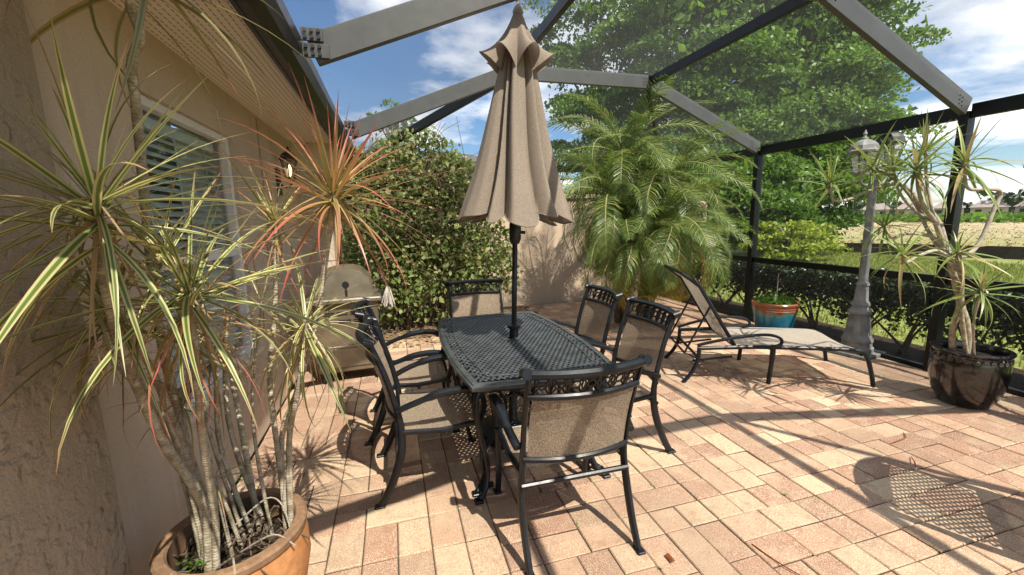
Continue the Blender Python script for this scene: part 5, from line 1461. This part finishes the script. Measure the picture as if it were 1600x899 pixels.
def tree(name, loc, crown, n, size, lab, mat='leaf_oak', trunk=(.28, .12), th=None, seed=1, group=None, clumps=120, cr=.9, cat='tree', core=0):
    o = tag(empty(name, loc), lab, cat, group); rr = np.random.default_rng(seed); r2 = random.Random(seed)
    cs = []
    while len(cs) < clumps:
        c = crown[rr.integers(len(crown))]; d = rr.normal(size=3); d /= np.linalg.norm(d)
        p = np.array(c[0]) + d * rr.random() ** .4 * np.array(c[1])
        if p[2] > .3: cs.append(p)
    pts = []
    for c in cs:
        k = int(n / clumps * rr.uniform(.6, 1.4)); s = cr * rr.uniform(.6, 1.3)
        g = rr.normal(size=(k, 3)); g /= np.linalg.norm(g, axis=1)[:, None]; g[:, 2] = np.abs(g[:, 2]) * 1.0 - .25
        g *= (1 - .38 * rr.random(k) ** 1.5)[:, None] * (1 + .12 * rr.normal(size=k))[:, None]
        pts.append(c + g * np.array([s, s, s * .62]))
    P = np.concatenate(pts); P = P[P[:, 2] > .1]
    leaf_obj('crown', leaf_cloud(P, size, rr, aspect=.62), M[mat], o)
    if core:   # inner, larger shaded sprays that close the crown
        Q = np.concatenate([np.array(c[0]) + rr.normal(size=(2600, 3)).clip(-1.6, 1.6) * np.array(c[1]) * .36 for c in crown])
        leaf_obj('inner_foliage', leaf_cloud(Q[Q[:, 2] > .3], .26, rr, aspect=.7), M[mat], o)
    h = th or max(c[0][2] for c in crown)
    b = MB(); sp = spline([(0, 0, -.1), (.1, .05, h * .3), (-.05, .1, h * .65), (.05, 0, h)], 5)
    b.tube(sp, lerpr(trunk[0], trunk[1] * .5, len(sp)), 9)
    for k in range(14):
        c = cs[k * len(cs) // 14]; z0 = min(h * .8, max(.5, c[2] * .55))
        b.tube(spline([(0, 0, z0), (c[0] * .4, c[1] * .4, (z0 + c[2]) / 2 + .2), tuple(c)], 4), lerpr(trunk[1] * .8, .02, 9), 6)
    b.build('trunk', M['bark'], o, True)
    return o
tree('oak_tree', (14.4, 13.6, 0), [((0, 0, 5.5), (5.0, 2.4, 4.2)), ((3.4, 0, 7.5), (3.6, 2.2, 3.6)), ((-3, 0, 8.5), (4.2, 2.4, 4)), ((-.6, -1, 2.3), (3.6, 2.0, 1.7)), ((1, 0, 11), (5, 2.6, 3)), ((-3.0, .5, 3.5), (3, 2.4, 2.5)), ((3.0, 0, 4.0), (3.0, 2, 2.2))], 170000, .135, 'big bright green oak filling the sky right of the palm', seed=3, clumps=330, cr=1.0, core=1)
tree('oak_tree', (8.5, 16.5, 0), [((0, 0, 6), (3, 2.5, 4)), ((0, 0, 9.0), (3.0, 2.5, 3)), ((2, 1, 4), (3.5, 2, 3)), ((3, 1, 8), (3.5, 2, 3.5))], 60000, .14, 'hazy grey green oak seen through the roof screen above the palm', seed=4, clumps=150, cr=.95)
tree('bush_tree', (10.6, 12.2, 0), [((0, 0, 1.8), (2.6, 1.6, 1.8)), ((-2.6, 0, 1.8), (2.2, 1.6, 1.7))], 14000, .15, 'dark leafy undergrowth behind the cage corner post', seed=6, clumps=80, cr=.8, trunk=(.12, .06), cat='shrub')
for i, (x, y, s, lab) in enumerate(((11.3, 9.9, 1.0, 'yellow green shrub on the lawn just right of the cage corner post'), (13.0, 10.6, .8, 'yellow green shrub under the oak, farther from the corner post'))):
    tree('lawn_shrub', (x, y, 0), [((0, 0, .75 * s), (1.1 * s, 1.0 * s, .75 * s))], int(2600 * s), .13, lab, 'leaf_yellow', (.05, .03), .8, 20 + i, 'yellow green lawn shrubs', 34, .34, 'shrub')
tree('far_pine', (118, 50, -.1), [((0, 0, 8.6), (3.6, 3, 1.4)), ((1.0, 0, 6.6), (2.6, 2.4, .8))], 1500, .7, 'lone flat topped pine on the far horizon', 'leaf_hedge', (.3, .2), 8.5, 40, None, 26, 1.6)
tree('small_roof_tree', (.6, 22, 0), [((0, 0, 6.4), (1.0, 1.0, 1.0))], 700, .22, 'small feathery tree peeking over the neighbour roof', 'leaf_oak', (.12, .06), 6, 41, None, 14, .6)

def neighbour():
    o = tag(empty('neighbour_house', (1.0, 14, 0)), 'neighbouring house with a low grey hip roof beyond the shrub', 'house')
    b = MB(); b.box((0, 3, 1.4), (9, 6, 2.8)); b.build('wall', M['stucco_garden'], o)
    b = MB(); b.add([(-5, -.5, 2.75), (5, -.5, 2.75), (5, 6.5, 2.75), (-5, 6.5, 2.75), (-2, 3, 4.1), (2.2, 3, 4.1)], [(0, 1, 5, 4), (1, 2, 5), (2, 3, 4, 5), (3, 0, 4), (3, 2, 1, 0)]); b.build('roof', M['roofgrey'], o)
    b = MB(); b.cbox((0, -.5, 2.70), (10, .08, .18), .01); b.build('fascia', M['white'], o)
neighbour()

def grass():
    rr = np.random.default_rng(2); n = 60000
    x = rr.uniform(6.0, 17, n); y = rr.uniform(-1.5, 14, n)
    keep = x < 20.4 - (y - 6.0) * .56 if False else np.ones(n, bool)
    x, y = x[keep], y[keep]; n = len(x)
    h = rr.uniform(.03, .075, n) * (1 + x * .03); a = rr.uniform(0, 6.28, n); w = .004 + .0012 * x
    v = np.empty((n, 3, 3)); dx, dy = np.cos(a) * w, np.sin(a) * w
    v[:, 0] = np.stack([x - dx, y - dy, np.full(n, -.05)], 1); v[:, 1] = np.stack([x + dx, y + dy, np.full(n, -.05)], 1)
    v[:, 2] = np.stack([x + rr.normal(0, .02, n), y + rr.normal(0, .02, n), h - .03], 1)
    me = bpy.data.meshes.new('grass_blades'); me.from_pydata(v.reshape(-1, 3).tolist(), [], np.arange(n * 3).reshape(n, 3).tolist()); me.materials.append(M['grass_blade'])
    tag(mobj('grass_blades', me), 'short sunlit lawn grass beyond the hedge', 'grass', kind='stuff')
grass()

def field_edge():
    o = tag(empty('edging_board', (17, 12, 0)), 'low dark board edging between the lawn and the dry field', 'edging')
    b = MB(); pts = [(13.5, 30), (15.2, 17), (16.6, 14.2), (18.6, 10.6), (20.6, 6.2), (27, -8)]
    for (xa, ya), (xb, yb) in zip(pts, pts[1:]): b.bar((xa - 17, ya - 12, .12), (xb - 17, yb - 12, .12), .06, .42)
    b.build('board', M['berm'], o)
field_edge()
def far_stuff():
    rr = np.random.default_rng(17)
    P = []
    for k in range(9000):
        x = 20 + 45 * rr.random() ** 1.6; y = rr.uniform(-6, 45); P.append((x, y, -.08 + abs(rr.normal(0, .05))))
    tag(leaf_obj('field_tufts', leaf_cloud(P, .15, rr, aspect=.35), M['leaf_litter']), 'dry grass tufts scattered over the tan field', 'grass', kind='stuff')
    # scrub strips across the field (too far to count)
    P = []
    for k in range(2600):
        t = rr.random(); x = rr.uniform(64, 84); y = rr.uniform(8, 70); P.append((x, y, -.05 + abs(rr.normal(0, .35))))
    tag(leaf_obj('scrub_strip', leaf_cloud(P, 1.1, rr), M['leaf_oak']), 'green scrub strip across the far field', 'scrub', kind='stuff')
    P = []
    for k in range(5200):
        a = rr.uniform(.15, 1.35); r_ = rr.uniform(150, 175); P.append((r_ * math.sin(a), r_ * math.cos(a), abs(rr.normal(0, 1.5 + 1.1 * math.sin(a * 40)))))
    tag(leaf_obj('far_treeline', leaf_cloud(P, 2.2, rr), M['leaf_hedge']), 'dark tree line along the far horizon', 'trees', kind='stuff')
    for k in range(9):
        a = .98 + k * .045; r_ = 128 + 6 * (k % 3)
        o = tag(empty('far_house', (r_ * math.sin(a), r_ * math.cos(a), -.1), -a), 'tiny tan roofed house in the row on the far horizon', 'house', 'row of far houses beyond the field')
        b = MB(); b.box((0, 0, .9), (5.0, 4, 1.8)); b.build('wall', M['housefar'], o)
        b = MB(); b.add([(-2.8, -2.4, 1.75), (2.8, -2.4, 1.75), (2.8, 2.4, 1.75), (-2.8, 2.4, 1.75), (-1.2, 0, 3.1), (1.2, 0, 3.1)], [(0, 1, 5, 4), (1, 2, 5), (2, 3, 4, 5), (3, 0, 4), (3, 2, 1, 0)]); b.build('roof', M['rooffar'], o)
        for q in (-1.4, 1.2):
            b = MB(); b.box((q, -2.02, .95), (.9, .06, .8)); b.build('window', M['glassdark'], o)
far_stuff()
